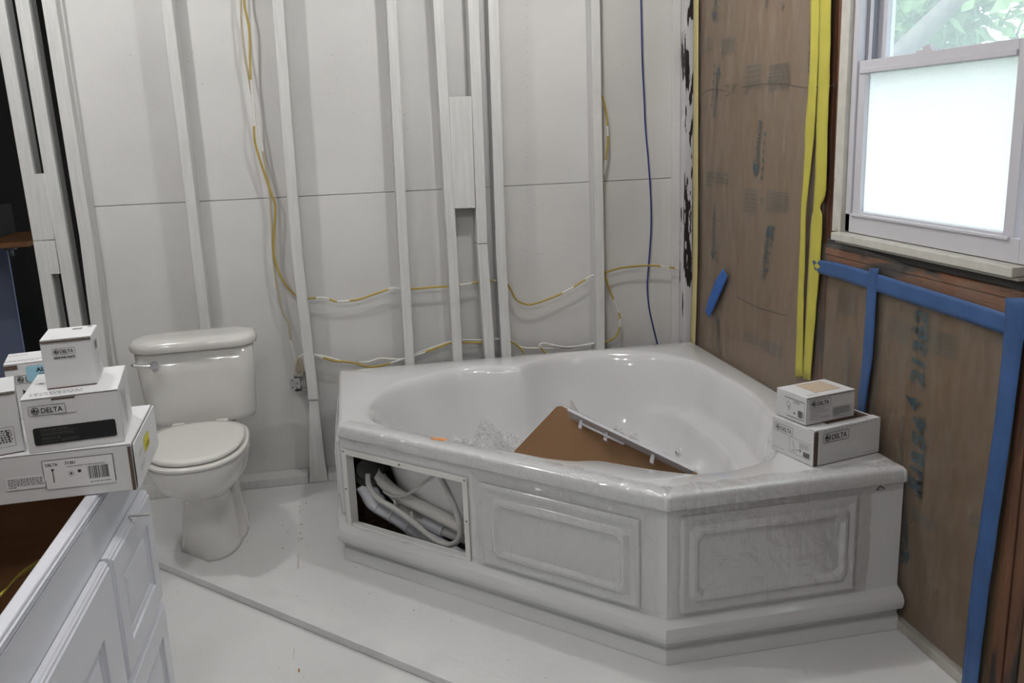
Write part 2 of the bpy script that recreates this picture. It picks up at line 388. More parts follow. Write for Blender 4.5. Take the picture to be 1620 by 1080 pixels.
# blocks
def block(x0, x1, z0, z1, y0, y1=.088):
    b = MB(); b.box((x0, y0, z0), (x1, y1, z1)); return b.build('blocking', M_stud, wb, bevel=.0015)
block(-2.583, -2.547, 1.08, 1.325, -.001, .03)
block(-2.583, -2.547, .949, 1.0775, -.001, .03)
c0 = at(710, 153, 1, -.0); c1 = at(752, 329, 1, -.0)
b = MB(); q = [at(710, 153, 1, -.004), at(746, 152, 1, -.004), at(752, 329, 1, -.004), at(718, 330, 1, -.004)]
b.loft([[(p.x, -.004, p.z) for p in q], [(p.x, .034, p.z) for p in q]], cap0=True, cap1=True, smooth_=False); b.build('blocking', M_stud, wb, bevel=.002)
# bottom plate with gaps
for x0, x1 in ((-2.62, -1.702), (-1.62, -1.2), (-1.2, -.03)):
    b = MB(); b.box((x0, .0, .0), (x1, .088, .038)); b.build('bottom_plate', M_stud, wb, bevel=.003)
# corner boards with peeling paint
M_peel = mat('peeling_paint', (.62, .61, .62), .6, noise_amt=.1)
addmix(M_peel, (.02, .014, .016), 8, .555, .57, stretch=(5, 5, .75), detail=9)
a = at(1083, 300, 1, .02).x
b = MB(); b.box((a, .02, .0), (a + .045, .088, CZ - .002)); b.build('corner_stud', M_peel, wb, bevel=.002)
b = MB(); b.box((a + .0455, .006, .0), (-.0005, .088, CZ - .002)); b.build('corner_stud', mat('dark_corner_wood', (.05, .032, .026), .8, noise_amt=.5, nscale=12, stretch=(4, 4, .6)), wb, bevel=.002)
b = MB(); b.box((at(1064, 300, 1, .07).x, .07, .0), (a - .001, .088, CZ - .002)); b.build('corner_bead', M_wall, wb, bevel=.002)

# =================================================================== DARK ROOM beyond the opening
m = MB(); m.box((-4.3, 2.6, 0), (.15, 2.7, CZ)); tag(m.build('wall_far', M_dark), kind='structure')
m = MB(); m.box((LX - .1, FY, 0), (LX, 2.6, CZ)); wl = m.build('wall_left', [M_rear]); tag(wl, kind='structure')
m = MB(); m.box((LX, .2, 0), (LX + .01, 2.6, CZ)); m.build('wall_shade_sheet', M_dark, wl)  # added sheet, darkness of the unlit room painted on the wall
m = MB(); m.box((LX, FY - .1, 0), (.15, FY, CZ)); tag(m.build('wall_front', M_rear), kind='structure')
m = MB(); m.box((XB0 - .01, .162, 0), (.12, .17, CZ)); m.build('back_shade_sheet', M_dark, wb)
m = MB(); m.box((-4.19, .15, .0005), (XB0 - .02, 2.59, .004)); m.build('floor_shade_sheet', M_dark, floor)  # added sheet, the same painted darkness on the floor
# work counter seen in the opening
ce = empty('work_counter', (-3.2, 1.2, 0)); tag(ce, 'brown-edged work counter in the dark room past the studs', 'counter')
p1 = at(48, 386, 1, .75)
m = MB(); m.box((-4.0, .75, p1.z - .012), (p1.x - .01, 1.3, p1.z + .012)); o = m.build('countertop', mat('counter_wood', (.20, .085, .03), .5, noise_amt=.3, nscale=8), None, bevel=.002); o.parent = ce; o.matrix_parent_inverse = Matrix.Translation((3.2, -1.2, 0))
def pc(o, e):
    "parent keeping the world place"
    o.parent = e; o.matrix_parent_inverse = (Matrix.Translation(e.location) @ Matrix.Rotation(e.rotation_euler.z, 4, 'Z')).inverted(); return o
p2 = at(17, 395, 1, .80)
m = MB(); m.cyl((p2.x, .8, p1.z - .012), (p2.x, .8, p1.z - .055), .012); m.cyl((p2.x, .8, p1.z - .012), (p2.x, .8, p1.z - .025), .03); pc(m.build('leg_bracket', mat('dull_metal', (.12, .12, .13), .4, .6)), ce)
pb = at(30, 470, 1, 1.25)
m = MB(); m.box((-4.0, 1.25, .15), (pb.x - .02, 1.27, p1.z - .02)); pc(m.build('back_board', mat('blue_grey_board', (.16, .19, .30), .6)), ce)
pq = at(40, 300, 1, 1.3)
m = MB(); m.box((-4.0, 1.0, p1.z + .014), (-3.1, 1.25, p1.z + .16)); pc(m.build('back_ledge', M_dark), ce)

# =================================================================== RIGHT WALL
def W(px, py, x=0): p = at(px, py, 0, x); return p.y, p.z
m = MB()
WY0, WY1, WZ0, WZ1 = -1.135, -1.965, 1.058, 2.12     # window opening
X0, X1 = .10, .15
m.box((X0, WY0, 0), (X1, .16, CZ)); m.box((X0, FY, 0), (X1, WY1, CZ)); m.box((X0, WY1, 0), (X1, WY0, WZ0 - .03)); m.box((X0, WY1, WZ1), (X1, WY0, CZ))
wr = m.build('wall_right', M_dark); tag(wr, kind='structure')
def rbox(y0, y1, z0, z1, x0, x1, name, m_, bev=.002):
    b = MB(); b.box((x0, min(y0, y1), z0), (x1, max(y0, y1), z1)); return b.build(name, m_, wr, bevel=bev)
rbox(-.001, -.045, 0, CZ, .003, .095, 'framing_stud', M_wood)
rbox(-1.00, -1.038, 0, CZ, .004, .095, 'framing_stud', M_wood)
rbox(-1.040, -1.082, .0, CZ, .006, .095, 'framing_stud', M_wood)
rbox(-1.084, -1.128, 1.07, CZ, .010, .095, 'framing_stud', M_wood)
rbox(-1.32, -1.358, .04, .985, .004, .095, 'framing_stud', M_wood)
rbox(-1.93, -1.97, .04, CZ, .004, .095, 'framing_stud', M_wood)
rbox(-1.972, -2.012, .04, CZ, .008, .095, 'framing_stud', M_wood)
rbox(-1.085, -1.975, 1.028, 1.052, .006, .095, 'shaded_rough_sill', mat('shaded_sill_wood', (.06, .055, .052), .8, noise_amt=.4, nscale=8, stretch=(1, .5, 4)))  # shade under the sill board, put into the wood colour
rbox(-1.085, -1.975, 1.006, 1.0265, .000, .095, 'rough_sill', M_woodh)
rbox(-1.085, -1.975, .970, 1.004, .003, .095, 'rough_sill', M_woodh)
rbox(-1.10, -1.965, 2.13, 2.22, .006, .095, 'header', M_woodh)
rbox(-.0, -3.2, 0.001, .028, -.012, .095, 'sole_plate', mat('sole_plate_paint', (.47, .45, .40), .6, noise_amt=.3, nscale=14, bump=.3))
# kraft faced insulation: pillowed sheets with soft wrinkles
def batt(y0, y1, z0, z1, m_, seed, ny=26, nz=70, amp=.003):
    b = MB(); rows = []
    for j in range(nz + 1):
        z = z0 + (z1 - z0) * j / nz; row = []
        for i in range(ny + 1):
            u = i / ny; y = y0 + (y1 - y0) * u
            pil = math.sin(PI * u) ** .5 * .003
            nn = noise.noise(Vector((y * 9 + seed, z * 2.6, seed))) * amp + noise.noise(Vector((y * 22, z * 16, seed + 5))) * amp * .45
            row.append((.0105 - pil + nn, y, z))
        rows.append(row)
    b.loft(rows, closed=False)
    b.box((.02, min(y0, y1), z0), (.09, max(y0, y1), z1))
    return b.build('kraft_insulation_batt', m_, wr)
batt(-.046, -.93, .03, CZ - .01, M_kraft, 1, ny=60)
batt(-.915, -.998, .03, CZ - .01, M_kraft, 9, ny=6)
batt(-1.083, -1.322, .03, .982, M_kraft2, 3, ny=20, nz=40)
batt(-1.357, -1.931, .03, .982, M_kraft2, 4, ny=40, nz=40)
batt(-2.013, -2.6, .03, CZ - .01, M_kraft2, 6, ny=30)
# print on the kraft: frame with u = -y (to the right in the room), v = z
def RW(x): return Matrix(((0, 0, -1, x), (-1, 0, 0, 0), (0, 1, 0, 0), (0, 0, 0, 1)))
def uv(px, py): y, z = W(px, py); return -y, z
def para(d, pxa, pya, pxb, pyb, n, seed, mi=0):
    "rows of unreadable small print between two corners given in photo pixels"
    u0, v0 = uv(pxa, pya); u1, v1 = uv(pxb, pyb); d.lines(min(u0, u1), min(v0, v1), max(u0, u1), max(v0, v1), max(3, n // 2), abs(v1 - v0) / max(3, n // 2) * .42, mi, seed)
D1 = Decal(RW(.0025))
def brand(d, px0, py0, px1, py1, flip=False, side=1, scale=1.0):
    "house mark, brand word and row of icons running up (or down) the paper from (px0,py0) to (px1,py1)"
    u0, v0 = uv(px0, py0); u1, v1 = uv(px1, py1); L = math.hypot(u1 - u0, v1 - v0); rot = math.atan2(v1 - v0, u1 - u0)
    R = Matrix.Translation((u0, v0, 0)) @ Matrix.Rotation(rot, 4, 'Z'); h = L * .17 * scale
    def P(x, y): q = R @ Vector((x, y, 0)); return (q.x, q.y)
    d.poly([P(0, h * .4), P(h * .75, -h * .15), P(h * 1.5, -h * .15), P(h * 1.15, h * .45), P(h * 1.5, h * 1.0), P(h * .75, h * 1.0)], 0)
    s = P(h * 1.45, 0)
    d.text('KnaufINSULATION', s[0], s[1], h * .95, rot=rot, bold=h * .03, width=L - h * 1.5, shear=.15)
    s = P(h * .1, -h * 1.2); 
    for k in range(6):
        a = P(h * .2 + k * L * .15, -h * .95 * side)
        if k in (3, 4): d.disc(a[0], a[1], h * .17, r2=h * .08)
        else: d.rect(a[0] - h * .16, a[1] - h * .16, a[0] + h * .16, a[1] + h * .16)
    for k in range(2):
        a = P(h * .2, -h * (.32 + .14 * k) * side); b_ = P(L * .9, -h * (.32 + .14 * k) * side)
brand(D1, 1196, 281, 1204, 190, scale=1.1)
brand(D1, 1214, 352, 1203, 440, scale=1.1, side=-1)
brand(D1, 1134, 103, 1127, 186, scale=.9)
brand(D1, 1128, 412, 1130, 330, scale=.8, side=1)
brand(D1, 1129, 35, 1135, -40, scale=1.0)
brand(D1, 1217, -60, 1209, 12, scale=.8)
brand(D1, 1132, 500, 1136, 560, scale=.8)
# broad flange print, tall slanted capitals
u0, v0 = uv(1280, 25); u1, v1 = uv(1276, 200)
D1.text('KNAUF', -.0 + u0 + .002, v0, .03, rot=-PI / 2, bold=.001, width=abs(v1 - v0) * .55)
D1.text('INSULATION', u0 + .004, v0 - abs(v1 - v0) * .58, .028, rot=-PI / 2, width=abs(v1 - v0) * .5)
u0, v0 = uv(1262, 482); D1.text('KNAUF', u0 + .004, v0, .028, rot=-PI / 2, bold=.001, width=.14)
# handwritten style lot number and big stamp on the lower batt
for s_, px, py, size in (('21362', 1443, 612, .072), ('4', 1437, 650, .080), ('S4', 1444, 710, .070), ('R19', 1440, 781, .072)):
    u0, v0 = uv(px + 10, py); D1.text(s_, u0 + .012, v0, size, rot=PI / 2, bold=.0025, shear=.1, width={'21362': .205, '4': .035, 'S4': .085, 'R19': .115}[s_])
u0, v0 = uv(1448, 530); D1.text('2', u0 + .003, v0, .04, rot=PI / 2)
brand(D1, 1436, 895, 1432, 800, scale=1.0, side=-1)
u0, v0 = uv(1424, 742); D1.text('KnaufINSULATION', u0, v0, .024, rot=PI / 2, shear=.2, width=.155)
for k in range(6):
    u0, v0 = uv(1452 + k * 1.2, 782 - k * 15); D1.rect(u0 - .009, v0 - .009, u0 + .009, v0 + .009) if k % 3 != 2 else D1.disc(u0, v0, .011, r2=.006)
u0, v0 = uv(1341, 612); D1.text('KnaufINSULATION', u0 - .0, v0, .03, rot=PI / 2, shear=.2, width=.15)
D1.build('insulation_print', M_print, wr)
D2 = Decal(RW(.0027))
for i, (a, b_, c, d_, n) in enumerate(((1140, 62, 1160, 88, 14), (1178, 103, 1202, 148, 12), (1216, 102, 1246, 146, 16), (1177, 296, 1196, 340, 12), (1212, 300, 1244, 343, 16), (1112, 60, 1124, 88, 8), (1116, 270, 1150, 300, 8), (1175, 520, 1198, 552, 12), (1208, 535, 1234, 572, 14), (1120, 440, 1140, 452, 4),
                                       (1322, 455, 1352, 505, 16), (1402, 498, 1434, 552, 16), (1464, 515, 1510, 580, 14), (1573, 528, 1596, 550, 6), (1440, 800, 1478, 845, 14), (1528, 808, 1560, 850, 14), (1500, 1040, 1530, 1068, 6), (1208, 330, 1212, 350, 3))):
    para(D2, a, b_, c, d_, n, i)
for px, py in ((1214, 126), (1204, 318), (1366, 472), (1203, 547), (1236, 10)):
    u0, v0 = uv(px, py); D2.curve([(u0 - .006, v0 + .012), (u0, v0 - .01), (u0 + .006, v0 + .012)], .004)
D2.build('faint_print', M_print2, wr)
# stapled film over the wall, fine wrinkles
def film_sheet(name, y0, y1, z0, z1, seed, ny, nz, x=-.007, amp=.0028, topcurve=None):
    b = MB(); rows = []
    for j in range(nz + 1):
        row = []
        for i in range(ny + 1):
            y = y0 + (y1 - y0) * i / ny; zt = z1 if topcurve is None else topcurve(y); z = z0 + (zt - z0) * j / nz
            d = noise.noise(Vector((y * 30 + z * 8, z * 2.2, seed))) * amp + noise.noise(Vector((y * 9 - z * 3, z * 1.2, seed + 3))) * amp * .8
            row.append((x + d, y, z))
        rows.append(row)
    b.loft(rows, closed=False); return b.build(name, M_film, wr)
film_sheet('plastic_sheeting', -.012, -1.085, .03, CZ - .01, 2, 150, 90)
def topc(y):
    t = (-y - 1.085) / .84
    return 1.040 + .008 * math.sin(t * 7) - .012 * t
film_sheet('plastic_sheeting', -1.085, -1.93, .03, 1.04, 12, 110, 60, topcurve=topc)
# tapes: strips given by left and right edges in photo pixels on the wall
def tape(name, L, R_, m_, x=-.0125, th=.0008, top=None):
    b = MB(); rows = []
    n = len(L)
    A = spline([Vector((*W(*p), 0)) for p in L], 5); B = spline([Vector((*W(*p), 0)) for p in R_], 5)
    for i, (a, c) in enumerate(zip(A, B)):
        row = []
        for k in range(5):
            q = a.lerp(c, k / 4); row.append((x + noise.noise(Vector((q.x * 30, q.y * 22, 3))) * .0015 - (.0012 if k in (1, 3) else 0), q.x, q.y))
        rows.append(row)
    b.loft(rows, closed=False); return b.build(name, m_, wr, solid=th)
o = tape('yellow_tape', [(1291, -260), (1288, 40), (1286, 120), (1280, 200), (1277, 270), (1273, 330), (1270, 410), (1267, 480), (1263, 596)], [(1306, -260), (1302, 40), (1299, 120), (1295, 200), (1288, 270), (1281, 330), (1279, 410), (1277, 480), (1275.5, 594)], M_ytape)
o = tape('yellow_tape', [(1307, -260), (1303, 40), (1301, 120), (1298, 200), (1296, 270), (1293, 330), (1290, 345), (1286, 410), (1282, 480), (1276.5, 597)], [(1327, -260), (1321, 40), (1319, 120), (1316, 200), (1313, 300), (1304, 327), (1307, 345), (1304, 410), (1298, 480), (1288, 601)], M_ytape, x=-.0135)
tape('pale_yellow_tape', [(1102, -230), (1101, 200), (1100, 400), (1096, 545)], [(1111, -230), (1109, 200), (1108, 400), (1104, 552)], M_ptape)
tape('short_blue_tape', [(1150, 424), (1140, 440), (1129, 465), (1121, 492)], [(1157, 437), (1149, 455), (1138, 480), (1128, 502)], M_btape2, x=-.016)
tape('blue_tape', [(1291, 409), (1340, 417), (1440, 446), (1560, 482), (1660, 515)], [(1297, 430), (1344, 444), (1440, 476), (1560, 515), (1650, 548)], M_btape, x=-.0135)
tape('blue_tape', [(1383, 424), (1379, 460), (1372, 560), (1363, 640), (1362, 654)], [(1398, 424), (1394, 460), (1388, 560), (1378, 630), (1376, 652)], M_btape, x=-.0145)
tape('blue_tape', [(1600, 470), (1594, 560), (1580, 680), (1558, 830), (1544, 930), (1530, 1070), (1526, 1110)], [(1640, 470), (1625, 560), (1612, 660), (1588, 830), (1572, 940), (1556, 1070), (1552, 1110)], M_btape, x=-.0145)
# pencil line and the 3' 8" note
D3 = Decal(RW(-.0128))
D3.curve([uv(*p) for p in ((1113, 152), (1122, 144), (1135, 141), (1151, 144))], .0022)
D3.curve([uv(*p) for p in ((1178, 138), (1200, 134), (1240, 132), (1262, 136), (1285, 139), (1310, 136), (1327, 135))], .0022)
D3.curve([uv(*p) for p in ((1152, 136), (1158, 135), (1156, 143), (1160, 148), (1153, 152))], .0025)
D3.curve([uv(*p) for p in ((1167, 133), (1164, 138), (1168, 142), (1165, 148), (1163, 143), (1169, 136), (1166, 133))], .0022)
D3.curve([uv(*p) for p in ((1161, 132), (1161, 136))], .002); D3.curve([uv(*p) for p in ((1171, 131), (1171, 134))], .002); D3.curve([uv(*p) for p in ((1173, 131), (1173, 134))], .002)
D3.curve([uv(*p) for p in ((1171, 469), (1195, 482), (1220, 491), (1250, 499))], .0022)
D3.curve([uv(*p) for p in ((1326, 128), (1327, 142))], .003)
D3.build('pencil_note', M_pencil, wr)

# =================================================================== WINDOW
wn = empty('window_1', (.03, -1.54, 1.06)); tag(wn, kind='structure')
def wbox(name, y0, y1, z0, z1, x0, x1, m_=M_vinyl, bev=.002, par=wn):
    b = MB(); b.box((x0, min(y0, y1), z0), (x1, max(y0, y1), z1)); o = b.build(name, m_, None, bevel=bev)
    if par is wn: pc(o, wn)
    else: o.parent = par; o.matrix_parent_inverse = par.matrix_parent_inverse.copy() if False else Matrix.Translation(wn.location).inverted()
    return o
wbox('side_stop', -1.132, -1.178, 1.082, WZ1, -.008, .03, M_stop)
wbox('sill_board', -1.165, -1.925, 1.060, 1.083, -.030, .06, M_stop, .003)
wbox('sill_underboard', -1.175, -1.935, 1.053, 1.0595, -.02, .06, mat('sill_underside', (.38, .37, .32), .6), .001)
wbox('side_jamb', -1.179, -1.205, 1.085, WZ1, .006, .10)
wbox('side_jamb', -1.897, -1.935, 1.085, WZ1, .006, .10)
wbox('head_jamb', -1.205, -1.897, 2.08, WZ1, .006, .10)
wbox('bottom_rail', -1.180, -1.897, 1.085, 1.14, .006, .10)
for x0 in (.034, .062): wbox('side_track', -1.2055, -1.222, 1.14, 2.08, x0, x0 + .006, M_vinyl)
wbox('dark_track', -1.2055, -1.212, 1.5, 2.08, .03, .095, M_vinyl_d, .0005)
def sash(name, x0, x1, y0, y1, z0, z1, st, top, bot, glassm):
    e = empty(name, (0, 0, 0)); e.parent = wn; e.matrix_parent_inverse = Matrix.Translation(wn.location).inverted()
    def part(n, a, b_, c, d_, xx0, xx1, m_=M_vinyl, bev=.002):
        q = MB(); q.box((xx0, min(a, b_), c), (xx1, max(a, b_), d_)); o = q.build(n, m_, e, bevel=bev); return o
    part('sash_stile', y0, y0 - st, z0, z1, x0, x1); part('sash_stile', y1, y1 + st, z0, z1, x0, x1)
    part('sash_rail', y0 - st, y1 + st, z1 - top, z1, x0, x1); part('sash_rail', y0 - st, y1 + st, z0, z0 + bot, x0, x1)
    part('pane', y0 - st, y1 + st, z0 + bot, z1 - top, (x0 + x1) / 2 - .002, (x0 + x1) / 2 + .002, glassm, 0)
    return e, part
# frosted glass (obscure pattern)
mf = bpy.data.materials.new('frosted_glass'); mf.use_nodes = True; nt = mf.node_tree; nt.nodes.clear()
out = nt.nodes.new('ShaderNodeOutputMaterial'); tl = nt.nodes.new('ShaderNodeBsdfTranslucent'); tl.inputs[0].default_value = (.95, .97, .97, 1)
rf = nt.nodes.new('ShaderNodeBsdfRefraction'); rf.inputs['Roughness'].default_value = .55; rf.inputs['IOR'].default_value = 1.1; rf.inputs[0].default_value = (.95, .98, .98, 1)
gs = nt.nodes.new('ShaderNodeBsdfGlossy'); gs.inputs['Roughness'].default_value = .25
tc = nt.nodes.new('ShaderNodeTexCoord'); vo = nt.nodes.new('ShaderNodeTexNoise'); vo.inputs['Scale'].default_value = 260
nt.links.new(tc.outputs['Object'], vo.inputs['Vector'])
bp = nt.nodes.new('ShaderNodeBump'); bp.inputs['Strength'].default_value = .8; bp.inputs['Distance'].default_value = .004
nt.links.new(vo.outputs[0], bp.inputs['Height'])
for q_ in (tl, rf, gs): nt.links.new(bp.outputs[0], q_.inputs['Normal'])
m1 = nt.nodes.new('ShaderNodeMixShader'); m1.inputs[0].default_value = .45; nt.links.new(tl.outputs[0], m1.inputs[1]); nt.links.new(rf.outputs[0], m1.inputs[2])
m2 = nt.nodes.new('ShaderNodeMixShader'); m2.inputs[0].default_value = .06; nt.links.new(m1.outputs[0], m2.inputs[1]); nt.links.new(gs.outputs[0], m2.inputs[2])
nt.links.new(m2.outputs[0], out.inputs[0])
# clear glass, overexposed haze mixed in as a translucent veil
mg = bpy.data.materials.new('hazed_glass'); mg.use_nodes = True; nt = mg.node_tree; nt.nodes.clear()
out = nt.nodes.new('ShaderNodeOutputMaterial'); tr = nt.nodes.new('ShaderNodeBsdfTransparent'); tr.inputs[0].default_value = (.93, .97, .96, 1)
tl = nt.nodes.new('ShaderNodeBsdfTranslucent'); tl.inputs[0].default_value = (.8, .85, .9, 1); gs = nt.nodes.new('ShaderNodeBsdfGlossy'); gs.inputs['Roughness'].default_value = .02
m1 = nt.nodes.new('ShaderNodeMixShader'); m1.inputs[0].default_value = .2; nt.links.new(tr.outputs[0], m1.inputs[1]); nt.links.new(tl.outputs[0], m1.inputs[2])
m2 = nt.nodes.new('ShaderNodeMixShader'); m2.inputs[0].default_value = .05; nt.links.new(m1.outputs[0], m2.inputs[1]); nt.links.new(gs.outputs[0], m2.inputs[2])
nt.links.new(m2.outputs[0], out.inputs[0])
lo, lpart = sash('lower_sash', .012, .040, -1.207, -1.870, 1.128, 1.570, .035, .037, .02, mf)
lpart('lift_rail', -1.215, -1.865, 1.134, 1.142, .000, .012)
lpart('check_rail_step', -1.215, -1.835, 1.5345, 1.548, .007, .0125)
up, upart = sash('upper_sash', .064, .090, -1.213, -1.895, 1.545, 2.08, .035, .037, .03, mg)
q = MB(); a, b_ = W(1470, 80, .03); q.box((.014, a - .03, 1.570), (.036, a + .03, 1.576)); q.box((.016, a - .02, 1.576), (.034, a + .008, 1.584)); q.cyl((.025, a - .005, 1.584), (.025, a - .005, 1.588), .008)
q.build('sash_lock', M_vinyl, lo, bevel=.001)

# =================================================================== OUTSIDE: lawn, trees
m = MB(); m.box((.3, -14, -1.2), (40, 30, -1.1)); tag(m.build('lawn', mat('grass', (.42, .46, .38), .9, noise_amt=.4, nscale=5)), 'green lawn outside beyond the window', 'lawn', kind='structure')
M_leaf = mat('leaf', (.27, .42, .19), .6, noise_amt=.35, nscale=1.6); M_leaf.node_tree.nodes['Principled BSDF'].inputs['Specular IOR Level'].default_value = .2
M_bark = mat('bark', (.22, .20, .18), .9, noise_amt=.4, nscale=10, bump=.5, bscale=20)
def tree(x, y, h, cr, label, branches, seed, nleaf=4200):
    r = random.Random(seed); e = empty('tree', (x, y, -1.1)); tag(e, label, 'tree', 'trees outside the window')
    b = MB(); b.tube(spline([(x, y, -1.1), (x + .1, y + .1, h * .35), (x - .05, y, h * .7), (x, y, h)], 4), .1, 10, radii=None); 
    pc(b.build('trunk', M_bark), e)
    for pts in branches:
        b = MB(); P = spline(pts, 4); b.tube(P, .1, 8, radii=[.11 * (1 - .6 * i / len(P)) for i in range(len(P))]); pc(b.build('branch', M_bark), e)
    b = MB()
    for _ in range(nleaf):
        t = r.uniform(0, 2 * PI); ph = math.acos(r.uniform(-1, 1)); rr = cr * r.uniform(.55, 1.0) ** .6
        lump = 1 + .25 * noise.noise(Vector((math.cos(t) * 2, math.sin(t) * 2, math.cos(ph) * 2 + seed)))
        c = Vector((x + rr * lump * math.sin(ph) * math.cos(t), y + rr * lump * math.sin(ph) * math.sin(t), h + .2 + rr * 1.05 * math.cos(ph)))
        s_ = r.uniform(.12, .26); a = Vector((r.uniform(-1, 1), r.uniform(-1, 1), r.uniform(-1, 1))).normalized(); d = a.orthogonal().normalized()
        b.quad(c - a * s_, c + d * s_ * .5, c + a * s_, c - d * s_ * .5)
    pc(b.build('foliage', M_leaf, recalc=False), e)
pv = at(1440, 70, 0, 3.2); pw = at(1510, 0, 0, 3.2)
d_ = (pw - pv)
tree(5.2, 9.0, 2.4, 2.7, 'leafy tree seen at the left of the upper window pane', [], 1)
tree(10.2, 5.0, 2.6, 3.0, 'sunlit leafy tree filling the upper window pane', [], 2, 6500)
tree(13, 14, 2.8, 3.6, 'tree standing furthest back behind the others outside', [], 3, 5000)
tree(3.0, (pv - d_ * .6).y + .1, 4.2, 1.6, 'tree close to the window with a dark slanting branch', [[pv - d_ * .6, pv, pw, pw + d_ * .7]], 4, 1500)

# =================================================================== CORNER TUB
tub = empty('bathtub', (-.77, -.79, 0))
tag(tub, 'large white acrylic corner whirlpool tub with a film-wrapped panelled apron', 'bathtub')
def TP(o): return pc(o, tub)
RZ = .485
INN = [(-1.192, -.207), (-1.064, -.133), (-.974, -.137), (-.87, -.172), (-.807, -.172), (-.679, -.086), (-.571, -.055), (-.374, -.077), (-.222, -.164), (-.150, -.284), (-.106, -.60), (-.126, -.971), (-.20, -1.22), (-.308, -1.395), (-.36, -1.431), (-.449, -1.461), (-.562, -1.468), (-.640, -1.425), (-.725, -1.357), (-.79, -1.300), (-.829, -1.285), (-.859, -1.280), (-.925, -1.242), (-1.023, -1.154), (-1.175, -1.016), (-1.275, -.919), (-1.381, -.802), (-1.424, -.721), (-1.437, -.585), (-1.406, -.444), (-1.311, -.282)]
CC = (-.72, -.74)
OUT = [(-.004, -.004), (-1.542, -.004), (-1.542, -.738), (-.700, -1.592), (-.004, -1.578)]
def polar_inner():
    L = sorted((math.atan2(y - CC[1], x - CC[0]), math.hypot(x - CC[0], y - CC[1])) for x, y in INN)
    return L
PI_L = polar_inner()
def rin(t):
    L = PI_L; n = len(L)
    for i in range(n):
        a0, r0 = L[i]; a1, r1 = L[(i + 1) % n]
        if i == n - 1: a1 += 2 * PI
        tt = t
        if tt < L[0][0]: tt += 2 * PI
        if a0 <= tt <= a1:
            am, rm = L[i - 1]; ap, rp = L[(i + 2) % n]
            if am > a0: am -= 2 * PI
            while ap < a1: ap += 2 * PI
            u = (tt - a0) / (a1 - a0); m0 = (r1 - rm) / (a1 - am) * (a1 - a0); m1_ = (rp - r0) / (ap - a0) * (a1 - a0)
            return (2 * u ** 3 - 3 * u * u + 1) * r0 + (u ** 3 - 2 * u * u + u) * m0 + (-2 * u ** 3 + 3 * u * u) * r1 + (u ** 3 - u * u) * m1_
    return L[0][1]
def inset_poly(poly, d):
    n = len(poly); lines = []
    for i in range(n):
        a = Vector(poly[i]); b = Vector(poly[(i + 1) % n]); t = (b - a).normalized(); nn = Vector((-t.y, t.x))  # inward for ccw
        lines.append((a + nn * d, t))
    out = []
    for i in range(n):
        p, t = lines[i - 1]; q, s = lines[i]; cr = t.x * s.y - t.y * s.x; u = ((q - p).x * s.y - (q - p).y * s.x) / cr; out.append(p + t * u)
    return out
def ccw(poly):
    A = sum(poly[i][0] * poly[(i + 1) % len(poly)][1] - poly[(i + 1) % len(poly)][0] * poly[i][1] for i in range(len(poly)))
    return poly if A > 0 else poly[::-1]
OUT = ccw(OUT)
def rpoly(poly, t):
    d = Vector((math.cos(t), math.sin(t))); best = None; c = Vector(CC)
    for i in range(len(poly)):
        a = Vector(poly[i]); b = Vector(poly[(i + 1) % len(poly)]); e = b - a; cr = d.x * e.y - d.y * e.x
        if abs(cr) < 1e-9: continue
        u = ((a - c).x * e.y - (a - c).y * e.x) / cr; v = ((a - c).x * d.y - (a - c).y * d.x) / cr
        if u > 0 and -1e-6 <= v <= 1 + 1e-6: best = u if best is None else min(best, u)
    return best
angs = sorted(set([round(-PI + 2 * PI * k / 260, 5) for k in range(260)] + [round(math.atan2(p[1] - CC[1], p[0] - CC[0]), 5) for p in OUT]))
def sector(t):
    "1 where the moulded seat is (towards the right wall)"
    d = math.degrees(t)
    return smooth(58, 30, d) * smooth(-41, -33, d)
PA = [(1.015, .4865), (1.0, .483), (.985, .474), (.97, .455), (.955, .42), (.935, .36), (.93, .34), (.915, .30), (.905, .27), (.90, .25), (.885, .22), (.86, .17), (.83, .135), (.80, .115), (.70, .092), (.4, .085), (.02, .083)]
PBf = [(1.015, .4865), (1.0, .483), (.988, .474), (.975, .455), (.966, .42), (.950, .345), (.944, .325), (.936, .312), (.925, .306), (.84, .300), (.829, .297), (.820, .285), (.812, .255), (.775, .16), (.70, .095), (.4, .085), (.02, .083)]
rows = []
for (d, z) in ((.014, .442), (.003, .440), (.0, .445), (.0, .466), (.003, .477), (.010, .4835), (.020, .485)):
    P = inset_poly(OUT, d); rows.append([(CC[0] + rpoly(P, t) * math.cos(t), CC[1] + rpoly(P, t) * math.sin(t), z) for t in angs])
for k in range(len(PA)):
    row = []
    for t in angs:
        s_ = sector(t); f = PA[k][0] * (1 - s_) + PBf[k][0] * s_; z = PA[k][1] * (1 - s_) + PBf[k][1] * s_
        r0 = rin(t); rb = .60; r = (r0 * min(1, 1) if f > .9 else r0 * f / 1.0) if False else r0 * f
        if k == 0: r = min(r, rpoly(inset_poly(OUT, .022), t))
        # the wavy outline fades towards the floor of the basin
        row.append((CC[0] + r * math.cos(t), CC[1] + r * math.sin(t), z))
    rows.append(row)
b = MB(); b.loft(rows, cap1=True)
# subtle rim crown is in the loops; shell closed by a solidify so it has thickness
shell = b.build('tub_shell', M_acr); TP(shell)
ss = shell.modifiers.new('s', 'SOLIDIFY'); ss.thickness = .005; ss.offset = -1
for p in shell.data.polygons: p.use_smooth = True
